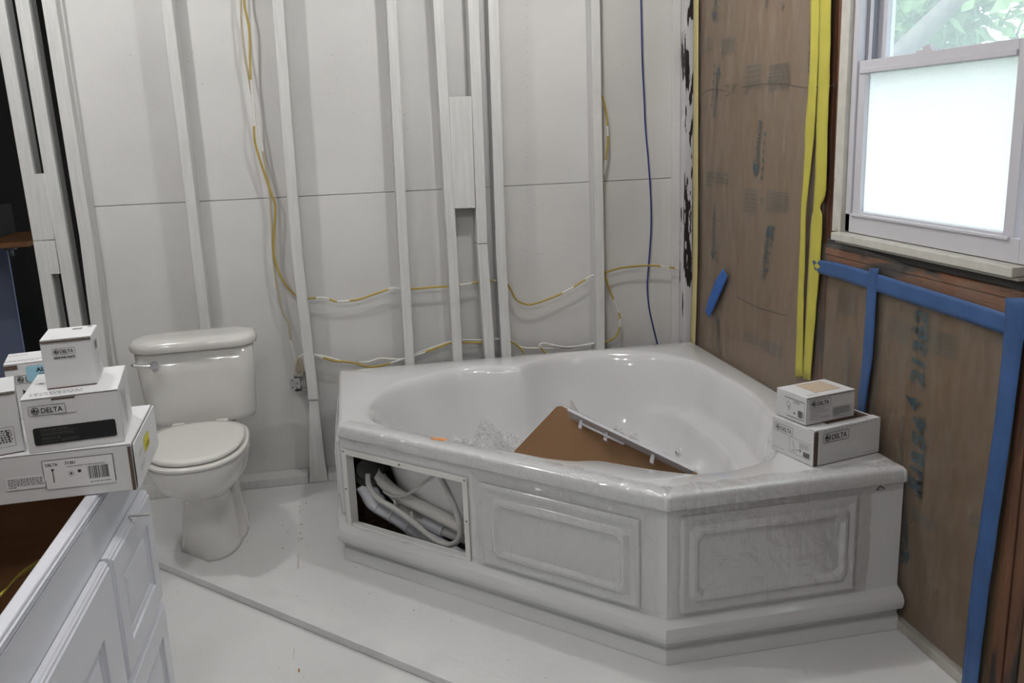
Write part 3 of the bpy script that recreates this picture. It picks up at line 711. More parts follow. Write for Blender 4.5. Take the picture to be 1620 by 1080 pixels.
# apron: moulding profile swept round the three exposed sides
AP = [(-1.540, -.012), (-1.540, -.733), (-.697, -1.583), (-.008, -1.569)]
PROF = [(-.003, .4375), (-.003, .138), (.000, .128), (.012, .122), (.026, .113), (.033, .100), (.034, .088), (.028, .072), (.015, .061), (.004, .056), (.003, .047), (.010, .041), (.013, .030), (.014, .012), (.016, .001)]
def off_line(poly, d):
    V = [Vector(p) for p in poly]; out = []
    nrm = []
    for a, c in zip(V, V[1:]):
        t = (c - a).normalized(); nrm.append(Vector((t.y, -t.x)) * (1 if True else -1))
    # outward: away from the tub centre
    for i, a in enumerate(V[:-1]):
        if nrm[i].dot(a - Vector(CC)) < 0: nrm[i] = -nrm[i]
    for i, p in enumerate(V):
        if i == 0: out.append(p + nrm[0] * d)
        elif i == len(V) - 1: out.append(p + nrm[-1] * d)
        else:
            a, c = nrm[i - 1], nrm[i]; m_ = (a + c).normalized(); out.append(p + m_ * (d / m_.dot(a)))
    return out
DU = Vector((.843, -.850)).normalized(); DP1 = Vector(AP[1]); DLEN = (Vector(AP[2]) - DP1).length
DN = Vector((-DU.y * -1, -DU.x * 1)); DN = Vector((DU.y, -DU.x))
if DN.dot(DP1 - Vector(CC)) < 0: DN = -DN
def dpt(u, z, o=0.): p = DP1 + DU * u + DN * o; return Vector((p.x, p.y, z))
HU0, HU1, HZ0, HZ1 = .030, .522, .127, .385
b = MB()
loops = [[Vector((p.x, p.y, z)) for p in off_line(AP, d)] for d, z in PROF]
for k in range(len(loops) - 1):
    for s_ in range(3):
        if k == 0 and s_ == 1: continue
        A, B = loops[k], loops[k + 1]
        f = b.quad(A[s_], A[s_ + 1], B[s_ + 1], B[s_])
ztop, zbot = .4375, .138
def dz(u0, u1, z0, z1): b.quad(*(dpt(u_, z_, -.003) for u_, z_ in ((u0, z0), (u1, z0), (u1, z1), (u0, z1))))
us = [0, HU0, HU1, DLEN]; zs = [zbot, HZ0 if HZ0 > zbot else zbot + .002, HZ1, ztop]; us[0] = -.0012; us[3] = DLEN + .0012
for i in range(3):
    for j_ in range(3):
        if i == 1 and j_ == 1: continue
        dz(us[i], us[i + 1], zs[j_], zs[j_ + 1])
bmesh.ops.remove_doubles(b.bm, verts=b.bm.verts, dist=.0002)
ap = b.build('apron', M_apr); TP(ap)
HZ0 = zs[1]
ap.modifiers.new('s', 'SOLIDIFY').thickness = .004; ap.modifiers['s'].offset = -1
bv = ap.modifiers.new('b', 'BEVEL'); bv.width = .004; bv.segments = 3; bv.limit_method = 'ANGLE'; bv.angle_limit = .5; bv.harden_normals = True
for p in ap.data.polygons: p.use_smooth = True
# left end foot of the moulding, seen edge-on beside the wall
# raised panels with clipped inner corners
def panel_mesh(fn, u0, u1, z0, z1, iu0, iu1, iz0, iz1, name):
    def rect(a, c, e, g, ch, o):
        if ch <= 0: ch = .0005
        return [fn(x, z, o) for x, z in ((a + ch, e), (c - ch, e), (c, e + ch), (c, g - ch), (c - ch, g), (a + ch, g), (a, g - ch), (a, e + ch))]
    def L(d, o, ch=.002): return rect(u0 + d, u1 - d, z0 + d, z1 - d, ch, o)
    def I(d, o, ch=.017): return rect(iu0 + d, iu1 - d, iz0 + d, iz1 - d, ch, o)
    R_ = [L(0, .0005), L(.002, .006), L(.009, .009), L(.018, .007), L(.026, .002), L(.03, .0015), I(-.016, .0015), I(-.011, .007), I(-.004, .012), I(.003, .012), I(.009, .006), I(.013, .0015)]
    b = MB(); b.loft(R_, smooth_=True); b.bm.faces.new([b.bm.verts.new(p) for p in R_[-1]])
    bmesh.ops.remove_doubles(b.bm, verts=b.bm.verts, dist=.0001)
    return TP(b.build(name, M_apr, auto=.45))
panel_mesh(dpt, .590, 1.120, .137, .398, .640, 1.072, .182, .345, 'raised_panel')
RU = (Vector(AP[3]) - Vector(AP[2])).normalized(); RN = Vector((-RU.y, RU.x)); RN = RN if RN.y < 0 else -RN
def rpt(u, z, o=0.): p = Vector(AP[2]) + RU * u + RN * o; return Vector((p.x, p.y, z))
panel_mesh(rpt, .036, .548, .140, .418, .078, .512, .185, .372, 'raised_panel')
def lpt(u, z, o=0.): return Vector((AP[0][0] - o * 1.7, AP[0][1] - u, z))
panel_mesh(lpt, .10, .66, .140, .405, .15, .61, .185, .35, 'raised_panel')
# access opening frame
def ring_frame(fn, a, c, e, g, w, th, name, m_):
    b = MB()
    R_ = []
    for d, o in ((0, .0005), (0, th), (w, th), (w, -.03)):
        R_.append([fn(x, z, o) for x, z in ((a + d, e + d), (c - d, e + d), (c - d, g - d), (a + d, g - d))])
    b.loft(R_, smooth_=False); return TP(b.build(name, m_, bevel=.001, seg=1))
ring_frame(dpt, .012, .541, .112, .402, .019, .004, 'access_frame', mat('access_frame_plastic', (.72, .72, .69), .4))
for u, z in ((.020, .394), (.27, .394), (.533, .394), (.020, .26), (.533, .26), (.020, .122), (.27, .122), (.533, .122)):
    b = MB(); b.cyl(dpt(u, z, .004), dpt(u, z, .0058), .0032, 10); TP(b.build('screw_head', mat('screw', (.18, .17, .16), .4, .5)))
for u in (.09, .27, .46):
    b = MB(); p0 = dpt(u, .1285, .003); b.hexa([dpt(u - .016, .126, .0042), dpt(u + .016, .128, .0042), dpt(u + .016, .134, .0042), dpt(u - .016, .132, .0042), dpt(u - .016, .126, .007), dpt(u + .016, .128, .007), dpt(u + .016, .134, .007), dpt(u - .016, .132, .007)])
    TP(b.build('frame_clip', mat('clip_plastic', (.75, .75, .73), .3)))
# maker's mark on the right of the apron
D = Decal(Matrix(((RU.x, 0, RN.x, AP[2][0] + RN.x * .0008), (RU.y, 0, RN.y, AP[2][1] + RN.y * .0008), (0, 1, 0, 0), (0, 0, 0, 1))))
ux = .60
D.poly(((ux, .425), (ux + .013, .437), (ux + .017, .437), (ux + .031, .4265), (ux + .0295, .4255), (ux + .015, .4335), (ux + .008, .4265), (ux + .028, .4262), (ux + .028, .4248)))
D.lines(ux + .009, .4185, ux + .021, .4205, 1, .0012)
TP(D.build('maker_mark', M_ink))
# thin film wrapped over panels and rim front: wrinkled, slightly proud
def film_patch(fn, u0, u1, z0, z1, seed, name='wrap_film', nu=70, nz=36, amp=.0014, lift=.010, m_=None, edge=.0015):
    b = MB(); rows = []
    for j in range(nz + 1):
        row = []
        for i in range(nu + 1):
            U = i / nu; V = j / nz; e = min(U, 1 - U, V, 1 - V); u = u0 + (u1 - u0) * U; z = z0 + (z1 - z0) * V
            if e == 0 and 0: pass
            jit = .006 * noise.noise(Vector((u * 18, z * 18, seed)))
            o = lift * smooth(0, .07, e) + edge - abs(noise.noise(Vector((u * 9 + z * 10, z * 22 - u * 4, seed)))) * amp * 2.2 - abs(noise.noise(Vector((u * 20, z * 9 + u * 12, seed + 2)))) * amp + amp
            if e == 0: u += jit; z += jit
            row.append(fn(u, z, max(o, .001)))
        rows.append(row)
    b.loft(rows, closed=False); return TP(b.build(name, m_ or M_film2))
film_patch(dpt, .560, 1.17, .128, .425, 1, lift=.012)
film_patch(rpt, .014, .590, .128, .430, 2, lift=.012)
# film over the front of the rim
def rimstrip(a, c, seed, d0=.0, name='rim_film'):
    A = Vector(a); C_ = Vector(c); t = (C_ - A).normalized(); nn = Vector((t.y, -t.x)); nn = nn if nn.dot(A - Vector(CC)) > 0 else -nn
    prof = [(-.055, .487), (-.035, .4872), (-.018, .487), (-.006, .483), (.0015, .474), (.002, .462), (.002, .446), (.0045, .425)]
    n = int((C_ - A).length / .012); rows = []
    for k, (o, z) in enumerate(prof):
        row = []
        for i in range(n + 1):
            p = A + t * ((C_ - A).length * i / n); q = noise.noise(Vector((p.x * 30, p.y * 30, k * .9 + seed)))
            w_ = abs(q) * .0035 + .0008; oo = o + (w_ if k > 3 else 0) + (0.012 * q if k == 0 else 0); row.append((p.x + nn.x * oo, p.y + nn.y * oo, z + (w_ if k <= 4 else 0) + (.006 * q if k == len(prof) - 1 else 0)))
        rows.append(row)
    b = MB(); b.loft(rows, closed=False); TP(b.build(name, M_film2))
rimstrip((-1.535, -.745), (-.705, -1.588), 1); rimstrip((-.695, -1.592), (-.02, -1.578), 4)
# orange sticker on the rim
p = at(694, 694, 2, .4868); b = MB()
c2, s2 = math.cos(-.62), math.sin(-.62)
b.hexa([Vector((p.x + c2 * x - s2 * y, p.y + s2 * x + c2 * y, z)) for z in (.4862, .4872) for x, y in ((-.026, -.008), (.026, -.008), (.026, .008), (-.026, .008))])
TP(b.build('orange_sticker', M_orange))
# jets on the basin walls
def jet(px, py, deg):
    r_ = ray(px, py); t = 0
    return
dg = bpy.context.evaluated_depsgraph_get(); dg.update()
from mathutils.bvhtree import BVHTree
bv_ = BVHTree.FromObject(shell, dg); SH = shell.matrix_world
def hit(px, py):
    bpy.context.view_layer.update()
    h, n, i, d = bv_.ray_cast(CLOC - Vector(tub.location) * 0 if True else CLOC, ray(px, py).normalized()); return h, n
for px, py, rr in ((1074, 716, .024),):
    h, n = hit(px, py)
    if h:
        n = n if n.dot(CLOC - h) > 0 else -n
        b = MB(); b.cyl(h - n * .002, h + n * .006, rr, 28, rr * .86); b.cyl(h + n * .006, h + n * .012, rr * .5, 20, rr * .42); o = b.build('jet_ring', M_acr, bevel=.002, seg=2); TP(o)
        b = MB(); b.cyl(h + n * .012, h + n * .0125, rr * .2, 14); TP(b.build('jet_nozzle', M_black))
# ---- plumbing behind the access opening
def inner_pt(u, z, o):
    "a point o metres behind the apron face on the sight line through face point (u, z)"
    p = dpt(u, z); d = p - CLOC; return p + d * (o / -(d.x * DN.x + d.y * DN.y))
def deep(u, z, o): return dpt(u, z, -o)
b = MB(); q = [(-1.50, -.10), (-1.50, -.73), (-.68, -1.54), (-.30, -1.50), (-.30, -.10)]; b.loft([[(x, y, .002) for x, y in q], [(x, y, .006) for x, y in q]], cap0=True, cap1=True, smooth_=False); TP(b.build('bare_subfloor', M_osb))
b = MB(); P = [deep(.12, .009, .03), deep(.40, .009, .03), deep(.50, .009, .30), deep(.10, .009, .26)]; P[0].z = .008; b.loft([P, [p + Vector((0, 0, .003)) for p in P]], cap0=True, cap1=True, smooth_=False); TP(b.build('grey_plastic_scrap', mat('grey_scrap', (.17, .18, .19), .35)))
b = MB(); b.hexa([Vector((x, y, z)) for z in (.007, .36) for x, y in ((-1.52, -.46), (-1.475, -.46), (-1.475, -.42), (-1.52, -.42))]); TP(b.build('support_block', M_osb, bevel=.002))
b = MB(); b.cyl(inner_pt(.125, .35, .075), inner_pt(.19, .33, .20), .058, 28); b.cyl(inner_pt(.15, .30, .10), inner_pt(.22, .26, .20), .045, 20); b.cyl(inner_pt(.12, .35, .062), inner_pt(.125, .35, .075), .038, 20)
TP(b.build('pump_motor', M_black, bevel=.004))
def pipe(name, pts, r, m_, radii=None):
    b = MB(); b.tube(spline([inner_pt(*p) for p in pts], 8), r, 16, radii=radii); return TP(b.build(name, m_))
pipe('drain_pipe', [(.115, .275, .075), (.14, .235, .08), (.24, .205, .09), (.36, .165, .10), (.50, .130, .11), (.66, .105, .12)], .027, M_pvc)
b = MB(); b.cyl(inner_pt(.155, .235, .085), inner_pt(.105, .295, .075), .034, 24); b.cyl(inner_pt(.155, .236, .083), inner_pt(.172, .230, .085), .0315, 24); TP(b.build('pipe_elbow', M_pvc, bevel=.003))
pipe('water_hose', [(.13, .42, .10), (.145, .37, .095), (.19, .32, .09), (.26, .285, .09), (.36, .265, .095), (.48, .24, .10), (.66, .205, .11)], .0215, M_hose)
pipe('branch_hose', [(.20, .31, .11), (.26, .265, .12), (.33, .225, .12), (.44, .205, .12), (.6, .195, .13)], .018, M_hose)
b = MB(); b.cyl(inner_pt(.36, .222, .115), inner_pt(.44, .206, .118), .0235, 24); TP(b.build('pipe_coupling', M_pvc, bevel=.002))
pipe('air_tube', [(.125, .335, .060), (.125, .295, .052), (.16, .255, .048), (.23, .235, .048), (.31, .205, .05), (.39, .165, .055), (.45, .160, .06), (.495, .190, .06), (.500, .25, .06), (.475, .32, .06), (.44, .38, .06), (.42, .43, .06)], .0095, mat('air_tube', (.48, .48, .46), .4))
pipe('thin_tube', [(.19, .285, .065), (.23, .277, .060), (.29, .296, .058), (.35, .335, .058), (.42, .39, .06)], .005, mat('air_tube', (.48, .48, .46), .4))
for u, z, o in ((.235, .215, .088), (.305, .19, .09)):
    b = MB(); c = inner_pt(u, z, o); t = (inner_pt(u + .01, z - .0035, o) - c).normalized(); n1 = t.orthogonal().normalized(); n2 = t.cross(n1)
    b.tube([c + (n1 * math.cos(a) + n2 * math.sin(a)) * .034 for a in [k * PI / 8 for k in range(17)]], .0025, 6); b.box((-.003, -.003, 0), (.003, .003, .02), Matrix.Translation(inner_pt(u, z + .03, o - .03))); TP(b.build('cable_tie', mat('tie', (.7, .7, .68), .4)))

# ---- things in the basin
NF = Vector((DN.x, DN.y, 0)).normalized()          # towards the camera side of the tub
cC = Vector((-.925, -1.242, 0)).dot(NF) - .19
ca = atp(883, 640, NF, cC); cl = atp(805, 722, NF, cC); cr_ = atp(1103, 748.5, NF, cC); cs = atp(900, 651, NF, cC)
dd = (cl - ca).normalized()
def ext(p, q, z): d = (q - p).normalized(); return p + d * ((z - p.z) / d.z)
zb = .10
Lb = ext(ca, cl, .17); Rb = ext(ca, cr_, .30)
b = MB()
poly = [ca + Vector((-.006, 0, -.006)) , Lb, Lb + (Vector((cr_.x, cr_.y, 0)) - Vector((Lb.x, Lb.y, 0))) * .3 + Vector((0, 0, -.05)), Vector((cr_.x, cr_.y, .17)), cr_, ca + (cr_ - ca) * .02]
th = NF * .0035
poly_b = [p - th for p in poly]
A = [b.bm.verts.new(p) for p in poly]; B_ = [b.bm.verts.new(p) for p in poly_b]; n = len(A)
b.bm.faces.new(A); b.bm.faces.new(B_[::-1])
for k in range(n): b.bm.faces.new((A[k], A[(k + 1) % n], B_[(k + 1) % n], B_[k]))
o = b.build('cardboard_sheet', M_card, bevel=.001, seg=1); tag(o, 'folded brown cardboard sheet standing inside the white tub', 'cardboard')
# access cover resting on the cardboard's top edge
N1 = atp(897, 649, NF, cC + .075); N2 = atp(1098, 746, NF, cC + .075); F1 = atp(901, 661, NF, cC + .006); F2 = atp(1093, 752, NF, cC + .006)
cov = empty('access_cover', tuple((N1 + N2) / 2)); tag(cov, 'white plastic access cover leaning over the brown cardboard in the tub', 'cover panel')
nn = (N2 - N1).cross(F1 - N1).normalized(); nn = nn if nn.z > 0 else -nn
b = MB(); b.hexa([N1, N2, F2, F1, N1 + nn * .008, N2 + nn * .008, F2 + nn * .008, F1 + nn * .008]); pc(b.build('cover_plate', M_vinyl, bevel=.0015), cov)
b = MB(); q = [N1.lerp(N2, .18), N1.lerp(N2, .36)]; b.tube([q[0].lerp(F1, .3) - nn * .012, q[1].lerp(F2, .2) - nn * .014], .0035, 8); pc(b.build('stiffening_rib', M_vinyl), cov)
for t in (.12, .33, .70):
    b = MB(); c = N1.lerp(N2, t).lerp(F1.lerp(F2, t), .35); dwn = Vector((0, 0, -1)); s1 = (N2 - N1).normalized() * .006; s2_ = nn.cross(s1).normalized() * .004
    e = c - nn * .001; f = c + dwn * .024 + NF * .012
    b.hexa([f - s1 - s2_, f + s1 - s2_, f + s1 + s2_, f - s1 + s2_, e - s1 - s2_, e + s1 - s2_, e + s1 + s2_, e - s1 + s2_]); pc(b.build('clip', M_vinyl, bevel=.001), cov)
# film hanging on the cover
def crumple(name, pts_fn, nu, nv, label, cat, m_=M_crinkle, parent=None):
    b = MB(); rows = [[pts_fn(i / nu, j / nv) for i in range(nu + 1)] for j in range(nv + 1)]; b.loft(rows, closed=False)
    o = b.build(name, m_)
    for p in o.data.polygons: p.use_smooth = False
    if label: tag(o, label, cat, 'crumpled plastic film in the tub')
    if parent: pc(o, parent)
    return o
def covfilm(u, v):
    p = N1.lerp(N2, -.02 + u * .95) + nn * (.009 + .008 * abs(noise.noise(Vector((u * 14, v * 5, 2)))) + .028 * max(0, .12 - u) * 8 * (1 - v)); return p.lerp(p + (F1 - N1), v * 1.0) + NF * .012 * (1 - v) * noise.noise(Vector((u * 9, 3, 1)))
crumple('cover_film', covfilm, 40, 6, None, None, M_film2, cov)
def bag(cx, cy, cz, rx, ry, rz, seed):
    def f(u, v):
        a = u * 2 * PI; r = v
        h = (1 - r * r) * rz; n1 = noise.noise(Vector((math.cos(a) * r * 3.5, math.sin(a) * r * 3.5, seed))); n2_ = abs(noise.noise(Vector((math.cos(a) * r * 10, math.sin(a) * r * 10, seed + 7))))
        return Vector((cx + math.cos(a) * r * rx * (1 + .15 * n1), cy + math.sin(a) * r * ry * (1 + .15 * n1), cz + h * (1 + .6 * n1) + n2_ * .05))
    return f
crumple('crumpled_plastic_film', bag(-1.02, -.46, .09, .25, .20, .20, 3), 60, 22, 'heap of crumpled clear plastic film in the tub left of the cardboard', 'plastic film')
crumple('crumpled_plastic_film', bag(-.52, -.60, .09, .17, .15, .19, 8), 60, 22, 'crumpled clear plastic film on the tub bottom behind the cardboard', 'plastic film')

# =================================================================== CARTONS
class Carton:
    def __init__(s, name, label, cx, cy, z0, yaw, w, d, h, lid=True, mt=None):
        s.w, s.d, s.h = w, d, h; s.e = empty(name, (cx, cy, z0), yaw); tag(s.e, label, 'box', 'cartons stacked on the tub rim' if 'rim' in label else 'cartons stacked on the vanity')
        s.M = Matrix.Translation((cx, cy, z0)) @ Matrix.Rotation(yaw, 4, 'Z')
        b = MB(); b.box((-w / 2, -d / 2, 0), (w / 2, d / 2, h)); b.build('carton_body', mt or M_box, s.e, bevel=.0018)
    def F(s, face):
        w, d, h = s.w, s.d, s.h; o = .0009
        if face == 'front': return Matrix(((1, 0, 0, -w / 2), (0, 0, -1, -d / 2 - o), (0, 1, 0, 0), (0, 0, 0, 1)))
        if face == 'right': return Matrix(((0, 0, 1, w / 2 + o), (1, 0, 0, -d / 2), (0, 1, 0, 0), (0, 0, 0, 1)))
        if face == 'left': return Matrix(((0, 0, -1, -w / 2 - o), (-1, 0, 0, d / 2), (0, 1, 0, 0), (0, 0, 0, 1)))
        if face == 'top': return Matrix(((1, 0, 0, -w / 2), (0, 1, 0, -d / 2), (0, 0, 1, h + o), (0, 0, 0, 1)))
    def slab(s, name, face, x0, y0, x1, y1, t, m_, o=0., bevel=.0006):
        M = s.F(face); b = MB(); b.box((x0, y0, o), (x1, y1, o + t), M); return b.build(name, m_, s.e, bevel=bevel, seg=1)
def logo(d, x, y, w, mi=0, word='DELTA', z=0.):
    "rounded frame with roundel and the word, x,y = lower left, w = width"
    h = w * .31; d.outline(x, y, x + w, y + h, w * .014, w * .05, mi, z); cx, cy, r = x + h * .58, y + h * .5, h * .36
    d.disc(cx, cy, r, mi, 24, z, r2=r * .80)
    d.poly([(cx - r * .8, cy - r * .1), (cx - r * .1, cy + r * .78), (cx + r * .1, cy + r * .1), (cx + r * .1, cy - r * .35), (cx - r * .3, cy - r * .35)], mi, z)
    d.poly([(cx + r * .1, cy - r * .78), (cx + r * .8, cy + r * .1), (cx + r * .35, cy + r * .3), (cx + .2 * r, cy - r * .3)], mi, z)
    d.text(word, x + h * 1.05, y + h * .24, h * .72, bold=h * .012, width=w - h * 1.32, mi=mi, z=z)
# --- on the tub rim
rz = RZ + .0027
c = Carton('carton', 'long white carton lying on the tub rim with open lid flap', -.153, -1.400, rz, math.radians(14), .236, .165, .100)
w_, d_, h_ = c.w, c.d, c.h
b = MB(); b.box((0, .0, 0), (w_ - .012, h_ + .001, .0022), c.F('front') @ Matrix.Translation((.012, 0, .001))); b.build('front_flap', M_box, c.e, bevel=.0008, seg=1)
b = MB(); b.box((-.001, .0, .0005), (.011, h_ * .98, .001), c.F('front')); b.build('open_seam', M_bedge, c.e)
c.slab('side_flap', 'left', -.002, 0, d_ + .001, h_ - .001, .002, M_box, .001)
c.slab('dark_opening', 'top', w_ * .30, d_ * .18, w_ - .012, d_ * .86, .0004, M_bedge)
c.slab('tuck_strip', 'top', .0, -.001, w_, d_ * .16, .0015, M_box2)
c.slab('tuck_strip', 'top', w_ * .4, d_ * .88, w_, d_ + .001, .0015, M_box2)
D = Decal(c.F('front') @ Matrix.Translation((0, 0, .0042))); logo(D, .026, .062, .093)
D.lines(w_ - .058, .008, w_ - .008, .0095, 1, .001)
for k in range(14): D.rect(.03 + k * .015, h_ - .003, .037 + k * .015, h_ - .002)
D.build('printing', M_ink, c.e)
D = Decal(c.F('left') @ Matrix.Translation((0, 0, .0034))); logo(D, .010, .062, .075)
D.outline(.073, .014, .157, .060, .0007, .004); D.lines(.112, .036, .150, .055, 6, .0012, seed=3); D.barcode(.128, .017, .153, .032, seed=4)
D.curve([(.084, .05), (.088, .045), (.086, .04), (.093, .034), (.096, .028), (.088, .024), (.084, .026)], .0012); D.disc(.104, .028, .002); D.disc(.116, .03, .004, r2=.002)
D.lines(.078, .018, .100, .021, 2, .0008); D.lines(.004, .012, .05, .0135, 1, .001)
D.build('printing', M_ink, c.e)
c = Carton('carton', 'small white carton with tan top label on the tub rim stack', -.181, -1.385, rz + .1032, math.radians(13.2), .174, .123, .077)
w_, d_, h_ = c.w, c.d, c.h
c.slab('top_flap', 'top', 0, 0, w_, d_, .0015, M_box2)
c.slab('tan_label', 'top', .055, .028, .148, .112, .0006, M_tan, .0018)
c.slab('flap_edge', 'front', .002, h_ - .002, w_ - .002, h_ - .0005, .0012, M_bedge)
D = Decal(c.F('front') @ Matrix.Translation((0, 0, .0004))); logo(D, .013, .047, .073)
D.text('GUARANTEED FOR LIFE', .014, .041, .0042, width=.052); D.rect(.014, .0385, .086, .0390)
D.text('GARANTIZADO DE POR VIDA', .014, .033, .0042, width=.062); D.rect(.014, .0300, .086, .0305)
D.text('GARANTI A VIE', .014, .0235, .0042, width=.036); D.rect(.014, .0205, .086, .0210)
D.text('deltafaucet.com  1-800-345-DELTA', .014, .0145, .0042, width=.072)
D.outline(.092, .010, .162, .040, .0005, .003); D.lines(.096, .013, .158, .037, 8, .0013, seed=9)
D.build('printing', M_ink, c.e)
D = Decal(c.F('left') @ Matrix.Translation((0, 0, .0004))); D.rect(.036, .0625, .118, .0640); D.rect(.046, .010, .118, .0115); D.rect(.117, .010, .1178, .064)
D.disc(.053, .045, .008, r2=.0072); D.disc(.056, .033, .005, r2=.0042); D.lines(.072, .052, .098, .060, 3, .0012); D.barcode(.092, .016, .112, .036, seed=7); D.disc(.078, .024, .003); D.build('printing', M_ink, c.e)
D = Decal(c.F('top') @ Matrix.Translation((0, 0, .0016))); D.lines(.02, .010, .058, .024, 2, .005, seed=2); D.build('printing', M_grey_ink, c.e)

# --- stack on the vanity
VZ = .800
bx = Carton('carton', 'longest white carton lying across the open vanity top', -2.152, -1.886, VZ + .001, math.radians(3.2), .55, .25, .087)
w_, d_, h_ = bx.w, bx.d, bx.h
bx.slab('top_flap', 'top', 0, -.001, w_, d_, .0015, M_box2); bx.slab('end_flap', 'right', .001, 0, d_, h_, .0025, M_box2, .002); bx.slab('flap_edge', 'front', w_ - .0062, 0, w_ - .0005, h_ - .002, .0018, M_bedge)
D = Decal(bx.F('front') @ Matrix.Translation((w_ - .150, .020, .0006)))
D.rect(.0, 0, .118, .056, 1, .0002); D.rect(-.001, .020, 0, .054, 0, .0003)
D.rect(0, .0, .0012, .018, 0, .0004); D.rect(0, .054, .118, .0552, 0, .0004); D.rect(.1168, 0.004, .118, .055, 0, .0004)
D.text('DELTA', .004, .043, .0075, bold=.0002, width=.021, z=.0005); D.text('51361', .037, .044, .0075, bold=.0002, width=.017, z=.0005)
D.text('HAND SHOWER 1.75 GPM ADJUSTABLE', .039, .038, .0040, width=.064, z=.0005)
D.disc(.045, .026, .0048, 0, 20, .0005, r2=.0042); D.disc(.045, .026, .0022, 0, 12, .0005); D.disc(.059, .029, .0032, 0, 16, .0005)
D.disc(.015, .036, .0024, 0, 12, .0005); D.rect(.0142, .012, .0158, .034, 0, .0005)
D.lines(.006, .003, .042, .0085, 2, .0016, seed=5)
M2 = D.M; D.M = M2 @ Matrix.Translation((0, 0, .0005)); D.barcode(.073, .012, .108, .036, seed=3); D.lines(.075, .004, .110, .008, 1, .0016); D.M = M2
D.build('printed_label', [M_ink, M_label], bx.e)
D = Decal(bx.F('front') @ Matrix.Translation((w_ - .213, .026, .0006))); D.rect(0, 0, .064, .024, 1, .0001); D.M = D.M @ Matrix.Translation((0, 0, .0004)); D.lines(.003, .003, .061, .021, 6, .0015, seed=6); D.build('warning_label', [M_ink, M_label], bx.e)
D = Decal(bx.F('right') @ Matrix.Translation((0, 0, .0052))); D.rect(.09, .038, .15, .066, 0, .0001); D.M = D.M @ Matrix.Translation((0, 0, .0004)); D.lines(.098, .055, .142, .062, 1, .005, 1, 2); D.lines(.102, .041, .146, .052, 5, .0018, 1, 3); D.lines(.03, .05, .07, .06, 3, .001, 1); D.lines(.03, .02, .08, .035, 4, .001, 1); D.build('yellow_label', [M_vlabel, mat('label_print', (.25, .22, .03), .6)], bx.e)
Z1 = VZ + .001 + .087 + .0027
c = Carton('carton', 'white carton with black guarantee band, middle of the vanity stack', -1.974, -1.902, Z1, math.radians(8.3), .158, .185, .098)
w_, d_, h_ = c.w, c.d, c.h
c.slab('top_flap', 'top', 0, -.0015, w_, d_, .0018, M_box2)
c.slab('tuck_tab', 'front', .050, h_ - .030, .086, h_ - .003, .0008, M_box)
c.slab('tab_slot', 'front', .049, h_ - .0045, .087, h_ - .001, .0016, M_bedge); 
D = Decal(c.F('front') @ Matrix.Translation((0, 0, .0014))); logo(D, .010, .068, .060)
D.build('printing', M_ink, c.e)
D = Decal(c.F('front') @ Matrix.Translation((0, 0, .0006))); D.rrect(.012, .014, .147, .046, .004, 0, .0)
D.M = D.M @ Matrix.Translation((0, 0, .0004))
D.text('GUARANTEED FOR LIFE', .024, .0395, .0042, mi=1, width=.044); D.text('GARANTIZADO DE POR VIDA', .024, .032, .0042, mi=1, width=.052); D.text('GARANTI A VIE', .024, .0245, .0042, mi=1, width=.030); D.text('deltafaucet.com  1-800-345-DELTA', .024, .0180, .0042, mi=1, width=.060)
for y in (.0372, .0300, .0227): D.rect(.024, y, .083, y + .0004, 1)
D.build('guarantee_band', [mat('band_black', (.006, .006, .007), .75), mat('dim_print', (.12, .12, .12), .6)], c.e)
D = Decal(c.F('right') @ Matrix.Translation((0, 0, .0006)))
R90 = Matrix.Translation((.03, .09, 0)) @ Matrix.Rotation(-PI / 2, 4, 'Z')
D.M = D.M @ R90
logo(D, .002, .006, .04); D.lines(.012, .035, .075, .06, 5, .0025, seed=8); D.lines(.01, .068, .06, .075, 2, .002, seed=1); D.build('printing', M_ink, c.e)
D = Decal(c.F('top') @ Matrix.Translation((0, 0, .0021))); D.lines(.012, .012, .10, .034, 3, .0035, seed=8); logo(D, .010, .095, .05); D.build('printing', M_grey_ink, c.e)
Z2 = Z1 + .098 + .0030
c = Carton('carton', 'small white cube carton on top of the vanity stack', -1.977, -1.889, Z2, math.radians(8.5), .085, .108, .089)
w_, d_, h_ = c.w, c.d, c.h
c.slab('top_flap', 'top', 0, 0, w_, d_, .0012, M_box2)
c.slab('flap_edge', 'front', .001, h_ - .0034, w_ - .001, h_ - .0002, .0016, M_bedge); c.slab('flap_edge', 'front', .001, .0, w_ - .001, .002, .0016, M_bedge)
D = Decal(c.F('front') @ Matrix.Translation((0, 0, .0004))); logo(D, .018, .062, .038); D.text('GENUINE PARTS', .019, .0550, .0052, bold=.0002, width=.036); D.build('printing', M_ink, c.e)
D = Decal(c.F('right') @ Matrix.Translation((0, 0, .0004))); D.barcode(.03, .058, .06, .075, seed=2)
for k in range(4): D.lines(.028 + k * .014, .012, .037 + k * .014, .05, 12, .0022, seed=k)
D.build('printing', M_ink, c.e)
D = Decal(c.F('top') @ Matrix.Translation((0, 0, .0015))); D.lines(.02, .010, .06, .016, 1, .004, seed=2); D.rect(.045, .075, .062, .09); D.rect(.07, .09, .078, .10); D.build('printing', M_grey_ink, c.e)
